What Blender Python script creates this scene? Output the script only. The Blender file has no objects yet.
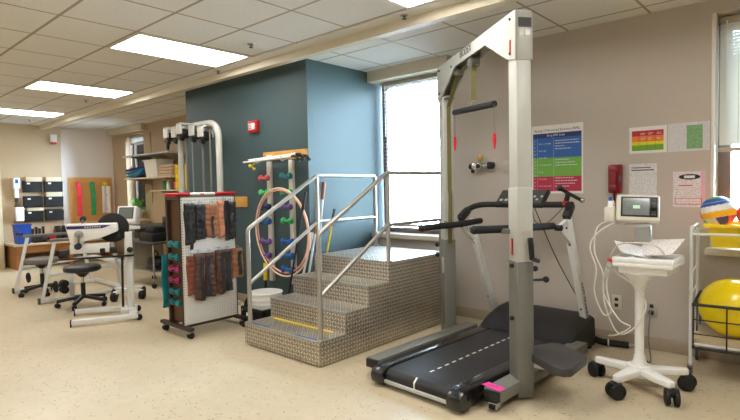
import bpy, bmesh, math, random
from mathutils import Vector, Matrix, Euler
random.seed(7)
V = Vector
R = math.radians
scene = bpy.context.scene
COL = scene.collection
WM = {}            # world matrix of every Empty / part, kept by hand

# ------------------------------------------------------------------ materials
def lin(c):
    return tuple((x / 12.92 if x <= .04045 else ((x + .055) / 1.055) ** 2.4) for x in [v / 255 for v in c])

def new_mat(name):
    m = bpy.data.materials.new(name); m.use_nodes = True
    nt = m.node_tree; nt.nodes.clear()
    out = nt.nodes.new('ShaderNodeOutputMaterial')
    b = nt.nodes.new('ShaderNodeBsdfPrincipled')
    nt.links.new(b.outputs[0], out.inputs[0])
    return m, nt, b

class NT:
    """small node helper"""
    def __init__(s, nt): s.nt = nt
    def n(s, t, **k):
        x = s.nt.nodes.new(t)
        for a, v in k.items(): setattr(x, a, v)
        return x
    def l(s, a, b): s.nt.links.new(a, b)
    def val(s, sock, v):
        if isinstance(v, (int, float)): sock.default_value = v
        elif isinstance(v, tuple): sock.default_value = v
        else: s.l(v, sock)
    def m(s, op, a, b=0.0, c=0.0):
        x = s.n('ShaderNodeMath', operation=op)
        for i, v in enumerate((a, b, c)): s.val(x.inputs[i], v)
        return x.outputs[0]
    def mix(s, f, a, b):
        x = s.n('ShaderNodeMix', data_type='RGBA')
        s.val(x.inputs[0], f); s.val(x.inputs[6], a); s.val(x.inputs[7], b)
        return x.outputs[2]
    def noise(s, scale, detail=3, vec=None, rough=.5):
        x = s.n('ShaderNodeTexNoise'); x.inputs['Scale'].default_value = scale
        x.inputs['Detail'].default_value = detail; x.inputs['Roughness'].default_value = rough
        if vec is not None: s.l(vec, x.inputs['Vector'])
        return x
    def ramp(s, f, stops):
        x = s.n('ShaderNodeValToRGB'); e = x.color_ramp.elements
        while len(e) > 1: e.remove(e[-1])
        e[0].position = stops[0][0]; e[0].color = stops[0][1]
        for p, c in stops[1:]:
            q = e.new(p); q.color = c
        s.l(f, x.inputs[0]); return x.outputs[0]
    def bump(s, h, b, strength=.3, dist=.002):
        x = s.n('ShaderNodeBump'); x.inputs['Strength'].default_value = strength
        x.inputs['Distance'].default_value = dist
        s.l(h, x.inputs['Height']); s.l(x.outputs[0], b.inputs['Normal'])
    def obj(s): return s.n('ShaderNodeTexCoord').outputs['Object']
    def uv(s): return s.n('ShaderNodeTexCoord').outputs['UV']
    def sep(s, v):
        x = s.n('ShaderNodeSeparateXYZ'); s.l(v, x.inputs[0]); return x.outputs

def rgba(c): return (*lin(c), 1)

def plain(name, c, rough=.5, metal=0, var=.06, nscale=30, bump=0, coat=0, spec=.5, sheen=0):
    m, nt, b = new_mat(name); h = NT(nt)
    b.inputs['Roughness'].default_value = rough; b.inputs['Metallic'].default_value = metal
    b.inputs['Coat Weight'].default_value = coat; b.inputs['Specular IOR Level'].default_value = spec
    b.inputs['Sheen Weight'].default_value = sheen
    nz = h.noise(nscale, 3, h.obj())
    c0 = rgba(c); k = lambda f: tuple(min(1, x * f) for x in c0[:3]) + (1,)
    h.l(h.ramp(nz.outputs[0], [(.3, k(1 - var)), (.7, k(1 + var))]), b.inputs['Base Color'])
    if bump: h.bump(nz.outputs[0], b, bump, .002)
    return m

M = {}
def P(name, *a, **k): M[name] = plain(name, *a, **k); return M[name]

P('wall_beige', (192, 182, 172), .75, var=.02, nscale=60, bump=.05)
P('wall_far_tan', (182, 158, 126), .75, var=.02, nscale=60, bump=.05)
P('wall_far_pale', (240, 232, 226), .75, var=.02, nscale=60, bump=.05)  # base lifted to near white to stand in for far window daylight
P('pillar_paint', (62, 84, 88), .6, var=.03, nscale=40, bump=.05)
P('trim_cream', (214, 206, 186), .5, var=.02)
P('base_tan', (170, 154, 134), .5, var=.03)
P('white_paint', (232, 230, 222), .35, var=.02)
P('cream_metal', (192, 193, 186), .35, var=.02)
P('white_metal', (226, 228, 226), .3, var=.02)
P('pale_grey_metal', (196, 198, 196), .35, var=.02)
P('grey_metal', (118, 118, 112), .4, var=.03)
P('grey_dark', (70, 70, 70), .45, var=.04)
P('black_plastic', (24, 24, 25), .45, var=.1)
P('black_rubber', (26, 26, 27), .7, var=.15, bump=.1)
P('black_vinyl', (30, 29, 32), .38, var=.1, nscale=90, bump=.15)
P('charcoal_vinyl', (62, 61, 62), .42, var=.08, nscale=90, bump=.15)
P('grey_vinyl', (112, 106, 100), .5, var=.06, nscale=90, bump=.1)
P('belt_black', (40, 40, 42), .6, var=.18, nscale=160, bump=.15)
P('gloss_black', (20, 20, 22), .22, var=.1, coat=.3)
P('chrome', (200, 200, 200), .18, 1, var=.03)
P('steel', (170, 170, 168), .35, 1, var=.04)
P('rail_alu', (178, 176, 170), .4, .7, var=.03)
P('wood_tan', (206, 154, 72), .5, var=.12, nscale=14)
P('wood_bench', (164, 112, 62), .5, var=.12, nscale=14)
P('wood_cane', (140, 84, 44), .5, var=.15, nscale=20)
P('brown_dark', (58, 42, 34), .5, var=.1)
P('beige_laminate', (206, 190, 158), .5, var=.03)
P('cork', (214, 158, 88), .8, var=.14, nscale=120, bump=.2)
P('red', (176, 28, 32), .4, var=.05)
P('red_bright', (214, 30, 44), .45, var=.05)
P('phone_red', (132, 16, 30), .25, var=.05, coat=.4)
P('green', (24, 150, 84), .55, var=.06)
P('teal', (16, 120, 128), .5, var=.06)
P('teal_mat', (18, 138, 150), .6, var=.05)
P('magenta', (150, 30, 84), .45, var=.06)
P('coral', (226, 96, 104), .5, var=.05)
P('mint', (66, 186, 108), .5, var=.05)
P('navy', (36, 42, 92), .5, var=.06)
P('blue', (30, 92, 168), .5, var=.06)
P('purple', (120, 84, 160), .5, var=.06)
P('blue_bin', (30, 84, 190), .45, var=.05)
P('yellow', (242, 208, 14), .35, var=.04)
P('yellow_ball', (255, 224, 10), .25, var=.02, coat=.2)
P('hoop_pink', (246, 178, 160), .4, var=.05)
P('hoop_peach', (250, 216, 190), .4, var=.05)
P('pink_tag', (240, 60, 160), .5, var=.03)
P('white_plastic', (244, 244, 242), .4, var=.02)
P('off_white_plastic', (222, 217, 204), .4, var=.02)
P('paper', (232, 230, 228), .7, var=.02)
P('paper_pink', (224, 176, 196), .7, var=.02)
P('ink', (40, 40, 46), .7)
P('ink_red', (190, 60, 60), .7)
P('white_ink', (214, 220, 226), .7)
P('poster_navy', (34, 44, 108), .5, var=.03)
P('poster_blue', (36, 92, 164), .5, var=.03)
P('poster_green', (108, 166, 62), .5, var=.03)
P('poster_red', (176, 34, 66), .5, var=.03)
P('chart_red', (186, 36, 44), .5, var=.05)
P('chart_orange', (226, 120, 34), .5, var=.05)
P('chart_yellow', (226, 214, 40), .5, var=.05)
P('chart_green', (108, 164, 34), .5, var=.05)
P('sheet_green', (112, 162, 104), .6, var=.12, nscale=80)
P('olive_strap', (112, 106, 62), .8, var=.1, nscale=200, bump=.2)
P('stripe_purple', (52, 34, 116), .4, var=.03)
P('brass', (200, 160, 80), .3, 1, var=.05)
P('blind_slat', (236, 235, 230), .5, var=.02)
P('blind_rail', (176, 164, 148), .5, var=.02)
P('window_frame', (112, 98, 92), .5, var=.04)
P('cuff_black', (26, 26, 30), .75, var=.2, nscale=120, bump=.3, sheen=.2)
P('cuff_brown', (146, 92, 54), .75, var=.15, nscale=120, bump=.3, sheen=.2)
P('cuff_tan', (196, 130, 96), .75, var=.12, nscale=120, bump=.3, sheen=.2)
P('cuff_dark', (84, 52, 38), .75, var=.2, nscale=120, bump=.3, sheen=.2)
P('cuff_rust', (128, 66, 44), .75, var=.2, nscale=120, bump=.3, sheen=.2)
P('leaf', (92, 160, 60), .5, var=.3, nscale=8)
P('leaf_tree', (104, 140, 78), .6, var=.4, nscale=3)
P('bark', (90, 76, 62), .8, var=.2, nscale=10, bump=.3)
P('clay', (214, 206, 196), .6)
P('ground', (206, 204, 198), .9, var=.15, nscale=1)
P('box_blue', (40, 84, 140), .6, var=.1)
P('towel', (196, 170, 140), .85, var=.08, bump=.2)
P('cardboard', (176, 140, 96), .7, var=.06)
P('screen_grey', (116, 124, 122), .12, var=.05, coat=.5)
P('socket_dark', (50, 46, 42), .5)
P('plate_steel', (190, 186, 178), .4, .3, var=.03)

def emitter(name, c, s):
    m, nt, b = new_mat(name)
    b.inputs['Base Color'].default_value = rgba(c)
    b.inputs['Emission Color'].default_value = rgba(c)
    b.inputs['Emission Strength'].default_value = s
    M[name] = m
emitter('lamp_diffuser', (255, 252, 247), 10.5)
emitter('lcd_glow', (150, 190, 160), .5)

def glass_mat():
    m, nt, b = new_mat('window_glass'); h = NT(nt)
    nt.nodes.remove(b)
    t = h.n('ShaderNodeBsdfTransparent'); g = h.n('ShaderNodeBsdfGlossy')
    g.inputs['Roughness'].default_value = .02; t.inputs[0].default_value = (.95, .97, .96, 1)
    f = h.n('ShaderNodeFresnel'); f.inputs[0].default_value = 1.45
    x = h.n('ShaderNodeMixShader'); h.l(f.outputs[0], x.inputs[0]); h.l(t.outputs[0], x.inputs[1]); h.l(g.outputs[0], x.inputs[2])
    h.l(x.outputs[0], [n for n in nt.nodes if n.type == 'OUTPUT_MATERIAL'][0].inputs[0])
    M['window_glass'] = m
glass_mat()

def slat_mat():
    m, nt, b = new_mat('blind_slat'); h = NT(nt)
    b.inputs['Base Color'].default_value = rgba((236, 237, 232)); b.inputs['Roughness'].default_value = .5
    t = h.n('ShaderNodeBsdfTranslucent'); t.inputs[0].default_value = (.78, .88, .82, 1)
    x = h.n('ShaderNodeMixShader'); x.inputs[0].default_value = .03
    h.l(b.outputs[0], x.inputs[1]); h.l(t.outputs[0], x.inputs[2])
    h.l(x.outputs[0], [n for n in nt.nodes if n.type == 'OUTPUT_MATERIAL'][0].inputs[0])
    M['blind_slat'] = m
slat_mat()
def floor_mat():
    m, nt, b = new_mat('floor_vinyl'); h = NT(nt)
    ob = h.obj()
    big = h.noise(1.3, 3, ob); mid = h.noise(14, 4, ob)
    mp = h.n('ShaderNodeMapping'); mp.inputs['Scale'].default_value = (28, 46, 1); mp.inputs['Rotation'].default_value = (0, 0, .5); h.l(ob, mp.inputs[0])
    v1 = h.n('ShaderNodeTexVoronoi'); h.l(mp.outputs[0], v1.inputs['Vector']); v1.inputs['Scale'].default_value = 1
    mp2 = h.n('ShaderNodeMapping'); mp2.inputs['Scale'].default_value = (52, 30, 1); mp2.inputs['Rotation'].default_value = (0, 0, -.7); h.l(ob, mp2.inputs[0])
    v2 = h.n('ShaderNodeTexVoronoi'); h.l(mp2.outputs[0], v2.inputs['Vector']); v2.inputs['Scale'].default_value = 1
    base = h.mix(h.ramp(big.outputs[0], [(.35, (0, 0, 0, 1)), (.65, (1, 1, 1, 1))]), rgba((200, 185, 156)), rgba((210, 196, 168)))
    base = h.mix(h.ramp(mid.outputs[0], [(.45, (0, 0, 0, 1)), (.75, (.6, .6, .6, 1))]), base, rgba((196, 178, 148)))
    c1 = h.sep(v1.outputs['Color']); c2 = h.sep(v2.outputs['Color'])
    s1 = h.m('MULTIPLY', h.m('LESS_THAN', v1.outputs['Distance'], .26), h.m('LESS_THAN', c1[0], .2))
    s2 = h.m('MULTIPLY', h.m('LESS_THAN', v2.outputs['Distance'], .24), h.m('LESS_THAN', c2[0], .16))
    base = h.mix(h.m('MULTIPLY', s1, .6), base, rgba((140, 108, 82)))
    base = h.mix(h.m('MULTIPLY', s2, .6), base, rgba((150, 140, 122)))
    # 12 inch tile joints
    s = h.sep(ob)
    jx = h.m('LESS_THAN', h.m('FRACT', h.m('DIVIDE', s[0], .61)), .004); jy = h.m('LESS_THAN', h.m('FRACT', h.m('DIVIDE', s[1], .61)), .004)
    j = h.m('MAXIMUM', jx, jy)
    base = h.mix(h.m('MULTIPLY', j, .18), base, rgba((150, 130, 104)))
    h.l(base, b.inputs['Base Color'])
    b.inputs['Roughness'].default_value = .38; b.inputs['Specular IOR Level'].default_value = .3
    wob = h.noise(5, 2, ob); h.bump(wob.outputs[0], b, .06, .01)
    b.inputs['Coat Weight'].default_value = .06; b.inputs['Coat Roughness'].default_value = .22
    M['floor'] = m
floor_mat()

def ceiling_mat(name, x0, dx, y0, dy):
    m, nt, b = new_mat(name); h = NT(nt)
    ob = h.obj(); s = h.sep(ob)
    def line(c, o, d, w):
        f = h.m('FRACT', h.m('DIVIDE', h.m('SUBTRACT', c, o - w / 2), d))
        return h.m('LESS_THAN', f, w / d)
    g = h.m('MAXIMUM', line(s[0], x0, dx, .02), line(s[1], y0, dy, .024))
    nz = h.noise(55, 5, ob, .7)
    tile = h.ramp(nz.outputs[0], [(.3, rgba((220, 217, 212))), (.6, rgba((229, 227, 223)))])
    h.l(h.mix(g, tile, rgba((166, 152, 134))), b.inputs['Base Color'])
    b.inputs['Roughness'].default_value = .9
    hh = h.m('ADD', h.m('MULTIPLY', nz.outputs[0], .15), g); h.bump(hh, b, .4, .004)
    M[name] = m
ceiling_mat('ceiling_main', -3.6, .6326, .8094, .5638)
ceiling_mat('ceiling_bay', -3.6, .6326, 3.66, .63)

def diamond_mat():
    m, nt, b = new_mat('diamond_plate'); h = NT(nt)
    s = h.sep(h.uv()); sc = 1 / .031
    u = h.m('MULTIPLY', s[0], sc); v = h.m('MULTIPLY', s[1], sc)
    iu = h.m('FLOOR', u); iv = h.m('FLOOR', v)
    fu = h.m('SUBTRACT', h.m('SUBTRACT', u, iu), .5); fv = h.m('SUBTRACT', h.m('SUBTRACT', v, iv), .5)
    par = h.m('FLOORED_MODULO', h.m('ADD', iu, iv), 2.0)
    sg = h.m('SUBTRACT', h.m('MULTIPLY', par, 2.0), 1.0)
    fu2 = h.m('MULTIPLY', fu, sg)
    a = h.m('MULTIPLY', h.m('ADD', fu2, fv), .7071); c = h.m('MULTIPLY', h.m('SUBTRACT', fu2, fv), .7071)
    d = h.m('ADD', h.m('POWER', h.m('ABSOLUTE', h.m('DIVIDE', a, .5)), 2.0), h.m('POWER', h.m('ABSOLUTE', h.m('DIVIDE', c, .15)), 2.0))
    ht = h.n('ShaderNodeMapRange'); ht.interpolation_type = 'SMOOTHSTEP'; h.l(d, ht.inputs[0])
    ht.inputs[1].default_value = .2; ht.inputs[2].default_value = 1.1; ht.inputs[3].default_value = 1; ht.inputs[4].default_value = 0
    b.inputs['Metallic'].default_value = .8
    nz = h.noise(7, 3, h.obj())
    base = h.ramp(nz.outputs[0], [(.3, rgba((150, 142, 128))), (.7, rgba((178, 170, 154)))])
    h.l(h.mix(ht.outputs[0], base, rgba((252, 248, 240))), b.inputs['Base Color'])  # specular glints of the raised lozenges put into their near-white colour
    b.inputs['Roughness'].default_value = .34
    h.bump(ht.outputs[0], b, .9, .003)
    M['diamond_plate'] = m
diamond_mat()

def pegboard_mat(name, c, hole):
    m, nt, b = new_mat(name); h = NT(nt)
    s = h.sep(h.uv()); p = .0254
    fu = h.m('SUBTRACT', h.m('FRACT', h.m('DIVIDE', s[0], p)), .5); fv = h.m('SUBTRACT', h.m('FRACT', h.m('DIVIDE', s[1], p)), .5)
    d = h.m('SQRT', h.m('ADD', h.m('MULTIPLY', fu, fu), h.m('MULTIPLY', fv, fv)))
    k = h.m('LESS_THAN', d, .17)
    h.l(h.mix(k, rgba(c), rgba(hole)), b.inputs['Base Color']); b.inputs['Roughness'].default_value = .5
    h.bump(h.m('SUBTRACT', 1.0, k), b, .5, .003)
    M[name] = m
pegboard_mat('pegboard_white', (226, 224, 218), (90, 84, 78))
pegboard_mat('pegboard_brown', (96, 66, 38), (36, 24, 16))

def print_mat(name, c, ink, rows, dens=.55, cols=0):
    """paper with rows of small unreadable print, broken up into words"""
    m, nt, b = new_mat(name); h = NT(nt)
    s = h.sep(h.uv())
    fv = h.m('FRACT', h.m('MULTIPLY', s[1], rows)); row = h.m('FLOOR', h.m('MULTIPLY', s[1], rows))
    vec = h.n('ShaderNodeCombineXYZ'); h.l(h.m('MULTIPLY', s[0], 120.0), vec.inputs[0]); h.l(h.m('MULTIPLY', row, 7.31), vec.inputs[1])
    nz = h.noise(1.0, 1, vec.outputs[0])
    k = h.m('MULTIPLY', h.m('LESS_THAN', h.m('ABSOLUTE', h.m('SUBTRACT', fv, .5)), .24), h.m('GREATER_THAN', nz.outputs[0], dens))
    h.l(h.mix(h.m('MULTIPLY', k, .38), rgba(c), rgba(ink)), b.inputs['Base Color']); b.inputs['Roughness'].default_value = .7
    M[name] = m
print_mat('print_page', (228, 226, 226), (70, 70, 84), 95, .5)
print_mat('print_red', (236, 232, 230), (176, 60, 60), 60, .52)
print_mat('print_blue', (232, 232, 234), (80, 84, 130), 70, .55)
print_mat('print_pink', (230, 222, 224), (96, 80, 90), 75, .5)
print_mat('print_table', (222, 220, 224), (120, 120, 132), 150, .45)
print_mat('print_green', (112, 162, 104), (220, 232, 216), 130, .5)

# ------------------------------------------------------------------ mesh builder
class MB:
    def __init__(s): s.bm = bmesh.new(); s.mi = 0
    def _merge(s, t, mat=None):
        if mat is not None: bmesh.ops.transform(t, matrix=mat, verts=t.verts)
        for f in t.faces: f.material_index = s.mi
        me = bpy.data.meshes.new('t'); t.to_mesh(me); t.free()
        s.bm.from_mesh(me); bpy.data.meshes.remove(me); return s
    def m(s, i): s.mi = i; return s
    def box(s, a, b, bev=0, mat=None, seg=2):
        t = bmesh.new(); bmesh.ops.create_cube(t, size=1)
        a, b = V(a), V(b); c = (a + b) / 2; d = b - a
        bmesh.ops.scale(t, vec=[abs(x) for x in d], verts=t.verts); bmesh.ops.translate(t, vec=c, verts=t.verts)
        if bev: bmesh.ops.bevel(t, geom=t.edges[:], offset=bev, segments=seg, profile=.5, affect='EDGES')
        return s._merge(t, mat)
    def obox(s, c, size, rot=(0, 0, 0), bev=0, seg=2):
        h = V(size) / 2
        return s.box(-h, h, bev, Matrix.Translation(V(c)) @ Euler(rot).to_matrix().to_4x4(), seg)
    def beam(s, p0, p1, w, h, bev=0, up=(0, 0, 1)):
        """box of section w x h running from p0 to p1"""
        p0, p1 = V(p0), V(p1); d = p1 - p0; z = d.normalized(); u = V(up)
        if abs(z.dot(u)) > .98: u = V((0, 1, 0))
        x = u.cross(z).normalized(); y = z.cross(x)
        mt = Matrix((x, y, z)).transposed().to_4x4(); mt.translation = (p0 + p1) / 2
        L = d.length
        return s.box((-w / 2, -h / 2, -L / 2), (w / 2, h / 2, L / 2), bev, mt)
    def cyl(s, p0, p1, r0, r1=None, seg=18, bev=0):
        p0, p1 = V(p0), V(p1); d = p1 - p0
        r1 = r0 if r1 is None else r1
        t = bmesh.new(); bmesh.ops.create_cone(t, cap_ends=True, segments=seg, radius1=r0, radius2=r1, depth=d.length)
        if bev:
            e = [x for x in t.edges if len(x.link_faces) == 2 and any(len(f.verts) > 4 for f in x.link_faces)]
            bmesh.ops.bevel(t, geom=e, offset=bev, segments=2, profile=.5, affect='EDGES')
        q = V((0, 0, 1)).rotation_difference(d.normalized()).to_matrix().to_4x4(); q.translation = (p0 + p1) / 2
        return s._merge(t, q)
    def sph(s, c, r, sc=(1, 1, 1), seg=20, mat=None):
        t = bmesh.new(); bmesh.ops.create_uvsphere(t, u_segments=seg, v_segments=max(8, seg * 2 // 3), radius=r)
        bmesh.ops.scale(t, vec=sc, verts=t.verts); bmesh.ops.translate(t, vec=c, verts=t.verts)
        return s._merge(t, mat)
    def lathe(s, prof, c=(0, 0, 0), axis=(0, 0, 1), seg=24, a0=0, a1=2 * math.pi):
        t = bmesh.new(); rings = []
        full = abs(a1 - a0 - 2 * math.pi) < 1e-6
        n = seg if full else seg + 1
        for r, z in prof:
            if r < 1e-6: rings.append([t.verts.new((0, 0, z))])
            else: rings.append([t.verts.new((r * math.cos(a0 + (a1 - a0) * i / seg), r * math.sin(a0 + (a1 - a0) * i / seg), z)) for i in range(n)])
        for a, b in zip(rings, rings[1:]):
            for i in range(seg):
                j = (i + 1) % n
                f = [a[i % len(a)], a[j % len(a)], b[j % len(b)], b[i % len(b)]]
                u = []
                for x in f:
                    if x not in u: u.append(x)
                if len(u) > 2: t.faces.new(u)
        q = V((0, 0, 1)).rotation_difference(V(axis).normalized()).to_matrix().to_4x4(); q.translation = V(c)
        return s._merge(t, q)
    def torus(s, c, Rr, r, axis=(0, 0, 1), seg=64, ms=10):
        pr = [(Rr + r * math.cos(2 * math.pi * i / ms), r * math.sin(2 * math.pi * i / ms)) for i in range(ms + 1)]
        return s.lathe(pr, c, axis, seg)
    def tube(s, pts, r, seg=10, fil=0, fn=6, cap=True):
        pts = [V(p) for p in pts]
        if fil: pts = fillet(pts, fil, fn)
        t = bmesh.new(); rings = []
        T = []
        for i in range(len(pts)):
            a = pts[max(i - 1, 0)]; b = pts[min(i + 1, len(pts) - 1)]
            T.append((b - a).normalized())
        nrm = T[0].orthogonal().normalized()
        for i, p in enumerate(pts):
            if i: nrm = (T[i - 1].rotation_difference(T[i]) @ nrm)
            nrm = (nrm - T[i] * nrm.dot(T[i])).normalized(); bn = T[i].cross(nrm)
            rr = r[i] if isinstance(r, (list, tuple)) else r
            rings.append([t.verts.new(p + rr * (math.cos(2 * math.pi * k / seg) * nrm + math.sin(2 * math.pi * k / seg) * bn)) for k in range(seg)])
        for a, b in zip(rings, rings[1:]):
            for k in range(seg): t.faces.new((a[k], a[(k + 1) % seg], b[(k + 1) % seg], b[k]))
        if cap: t.faces.new(rings[0][::-1]); t.faces.new(rings[-1])
        return s._merge(t)
    def prism(s, poly, o, ux, uy, th, bev=0):
        """polygon (2d) in the plane o + a*ux + b*uy, thickened along ux x uy by th"""
        ux, uy = V(ux), V(uy); n = ux.cross(uy).normalized(); o = V(o)
        t = bmesh.new()
        a = [t.verts.new(o + p[0] * ux + p[1] * uy) for p in poly]; b = [t.verts.new(x.co + n * th) for x in a]
        t.faces.new(a[::-1]); t.faces.new(b)
        for i in range(len(a)):
            j = (i + 1) % len(a); t.faces.new((a[i], a[j], b[j], b[i]))
        bmesh.ops.recalc_face_normals(t, faces=t.faces)
        if bev: bmesh.ops.bevel(t, geom=t.edges[:], offset=bev, segments=2, profile=.5, affect='EDGES')
        return s._merge(t)
    def grid(s, fn, nu, nv, closed=False):
        t = bmesh.new(); g = [[t.verts.new(fn(i / nu, j / nv)) for j in range(nv + 1)] for i in range(nu + 1)]
        for i in range(nu):
            for j in range(nv): t.faces.new((g[i][j], g[i + 1][j], g[i + 1][j + 1], g[i][j + 1]))
        return s._merge(t)
    def build(s, name, mats, parent=None, local=False, sharp=35):
        me = bpy.data.meshes.new(name)
        bmesh.ops.remove_doubles(s.bm, verts=s.bm.verts, dist=1e-6)
        bmesh.ops.recalc_face_normals(s.bm, faces=s.bm.faces)
        uvl = s.bm.loops.layers.uv.new('UVMap')
        for f in s.bm.faces:
            n = f.normal; ax = max(range(3), key=lambda i: abs(n[i]))
            for l in f.loops:
                c = l.vert.co
                l[uvl].uv = ((c.y, c.z), (c.x, c.z), (c.x, c.y))[ax]
        if parent is not None and not local:
            s.bm.transform(WM[parent.name].inverted())
        s.bm.to_mesh(me); s.bm.free()
        for x in (mats if isinstance(mats, (list, tuple)) else [mats]): me.materials.append(M[x])
        me.polygons.foreach_set('use_smooth', [True] * len(me.polygons))
        me.set_sharp_from_angle(angle=R(sharp))
        o = bpy.data.objects.new(name, me); COL.objects.link(o)
        if parent is not None:
            o.parent = parent; WM[o.name] = WM[parent.name].copy()
        else: WM[o.name] = Matrix.Identity(4)
        return o

def fillet(pts, r, n=6):
    out = [pts[0]]
    for i in range(1, len(pts) - 1):
        p = pts[i]; a = (pts[i - 1] - p); b = (pts[i + 1] - p)
        la, lb = a.length, b.length; a.normalize(); b.normalize()
        k = min(r, la * .45, lb * .45)
        p0, p1 = p + a * k, p + b * k
        for j in range(n + 1):
            t = j / n; out.append((1 - t) ** 2 * p0 + 2 * t * (1 - t) * p + t * t * p1)
    out.append(pts[-1]); return out

def smooth_path(pts, n=8):
    pts = [V(p) for p in pts]; out = []
    for i in range(len(pts) - 1):
        p0 = pts[max(i - 1, 0)]; p1 = pts[i]; p2 = pts[i + 1]; p3 = pts[min(i + 2, len(pts) - 1)]
        for j in range(n):
            t = j / n
            out.append(.5 * ((2 * p1) + (-p0 + p2) * t + (2 * p0 - 5 * p1 + 4 * p2 - p3) * t * t + (-p0 + 3 * p1 - 3 * p2 + p3) * t ** 3))
    out.append(pts[-1]); return out

def tag(o, label=None, cat=None, group=None, kind=None):
    if label: o['label'] = label
    if cat: o['category'] = cat
    if group: o['group'] = group
    if kind: o['kind'] = kind
    return o
def thing(name, label, cat, loc=(0, 0, 0), rz=0, group=None):
    o = bpy.data.objects.new(name, None); COL.objects.link(o)
    o.location = loc; o.rotation_euler = (0, 0, rz); o.empty_display_size = .1
    WM[o.name] = Matrix.Translation(V(loc)) @ Matrix.Rotation(rz, 4, 'Z')
    return tag(o, label, cat, group)
def copy_tree(o, parent=None):
    c = o.copy(); COL.objects.link(c)
    if parent is not None: c.parent = parent
    for ch in [x for x in COL.objects if x.parent == o]: copy_tree(ch, c)
    return c
def place(o, loc, rot=None, label=None, cat=None, group=None):
    o.location = loc
    if rot is not None: o.rotation_euler = rot
    return tag(o, label, cat, group)
def struct(name, mb, mat, label=None):
    o = mb.build(name, mat); o['kind'] = 'structure'
    if label: o['label'] = label
    return o
def text(name, body, size, mtx, mat, parent, ax='LEFT', ext=.0006, sx=1.0):
    c = bpy.data.curves.new(name, 'FONT'); c.body = body; c.size = size; c.extrude = ext
    c.align_x = ax; c.align_y = 'CENTER'; c.resolution_u = 2
    c.materials.append(M[mat])
    o = bpy.data.objects.new(name, c); COL.objects.link(o)
    TEXTS.append((o, name, parent, mtx @ Matrix.Diagonal((sx, 1, 1, 1)), mat))
    return o
TEXTS = []
def finish_texts():
    dg = bpy.context.evaluated_depsgraph_get(); made = []
    for o, name, parent, m, mat in TEXTS:
        made.append((bpy.data.meshes.new_from_object(o.evaluated_get(dg)), o, name, parent, m, mat))
    for me, o, name, parent, m, mat in made:
        bpy.data.objects.remove(o)
        me.transform(WM[parent.name].inverted() @ m)
        k = bpy.data.objects.new(name, me); COL.objects.link(k); k.parent = parent; WM[k.name] = WM[parent.name]
def wall_text_m(x, y, z): return Matrix.Translation((x, y, z)) @ Matrix.Rotation(R(90), 4, 'X')

# ------------------------------------------------------------------ camera
CAMH = 1.32
f_px, yaw, pitch, roll = 518.1, R(48.2), R(-2.51), R(-1.11)
cp, sp, cr, sr = math.cos(pitch), math.sin(pitch), math.cos(roll), math.sin(roll)
r_, u_, w_ = V((1, 0, 0)), V((0, -sp, cp)), V((0, cp, sp))
r2, u2 = cr * r_ + sr * u_, -sr * r_ + cr * u_
yawm = Matrix(((math.sin(yaw), -math.cos(yaw), 0), (math.cos(yaw), math.sin(yaw), 0), (0, 0, 1)))
cam = bpy.data.cameras.new('camera'); co = bpy.data.objects.new('camera', cam); COL.objects.link(co)
mt = Matrix((yawm @ r2, yawm @ u2, -(yawm @ w_))).transposed().to_4x4(); mt.translation = (0, 0, CAMH)
co.matrix_world = mt
cam.sensor_width = 36; cam.lens = f_px / 740 * 36; cam.clip_start = .05
scene.camera = co

# ------------------------------------------------------------------ the room
ZC = 2.62; D = 4.48; DL = 4.6
struct('floor', MB().box((-11.8, -3.4, -.08), (2.8, 4.8, 0)), 'floor')
struct('ceiling', MB().box((-11.8, -3.4, ZC), (2.8, 3.25, ZC + .1)), 'ceiling_main')
struct('ceiling_bay', MB().box((-11.8, 3.25, ZC), (2.8, 4.8, ZC + .1)), 'ceiling_bay')
struct('trim_1', MB().prism([(3.215, ZC), (3.23, 2.545), (3.31, 2.545), (3.32, ZC)], (-11.29, 0, 0), (0, 1, 0), (0, 0, 1), 13.9), 'trim_cream', 'cream ceiling beam along the window bay')
struct('trim_4', MB().box((-11.29, 3.09, ZC - .006), (2.6, 3.216, ZC + .001)), 'white_paint', 'white ceiling strip beside the beam')  # white base holds the strip's pale tone and its bright reflection
# pillar
struct('wall_pillar', MB().box((-6.32, 3.5, 0), (-3.95, 4.76, ZC)), 'pillar_paint')
# back wall with window 1 (beside the pillar) and window 2 (far right)
w1a, w1b, w1z0, w1z1 = -3.95, -2.92, .80, 2.505
w2a, w2b, w2z0, w2z1 = -.665, .9, .835, 2.52
b = MB()
b.box((w1a, D, 0), (w1b, 4.76, w1z0)); b.box((w1b, D, 0), (w2a, 4.76, ZC)); b.box((w1a, 4.62, w1z1), (w1b, 4.76, ZC))
b.box((w2a, D, 0), (w2b, 4.76, w2z0)); b.box((w2a, D, w2z1), (w2b, 4.76, ZC)); b.box((w2b, D, 0), (2.8, 4.76, ZC))
struct('wall_back', b, 'wall_beige')
struct('trim_2', MB().box((-3.95, 4.41, 2.505), (-2.88, 4.64, ZC)), 'trim_cream', 'bulkhead over the window beside the pillar')
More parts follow.
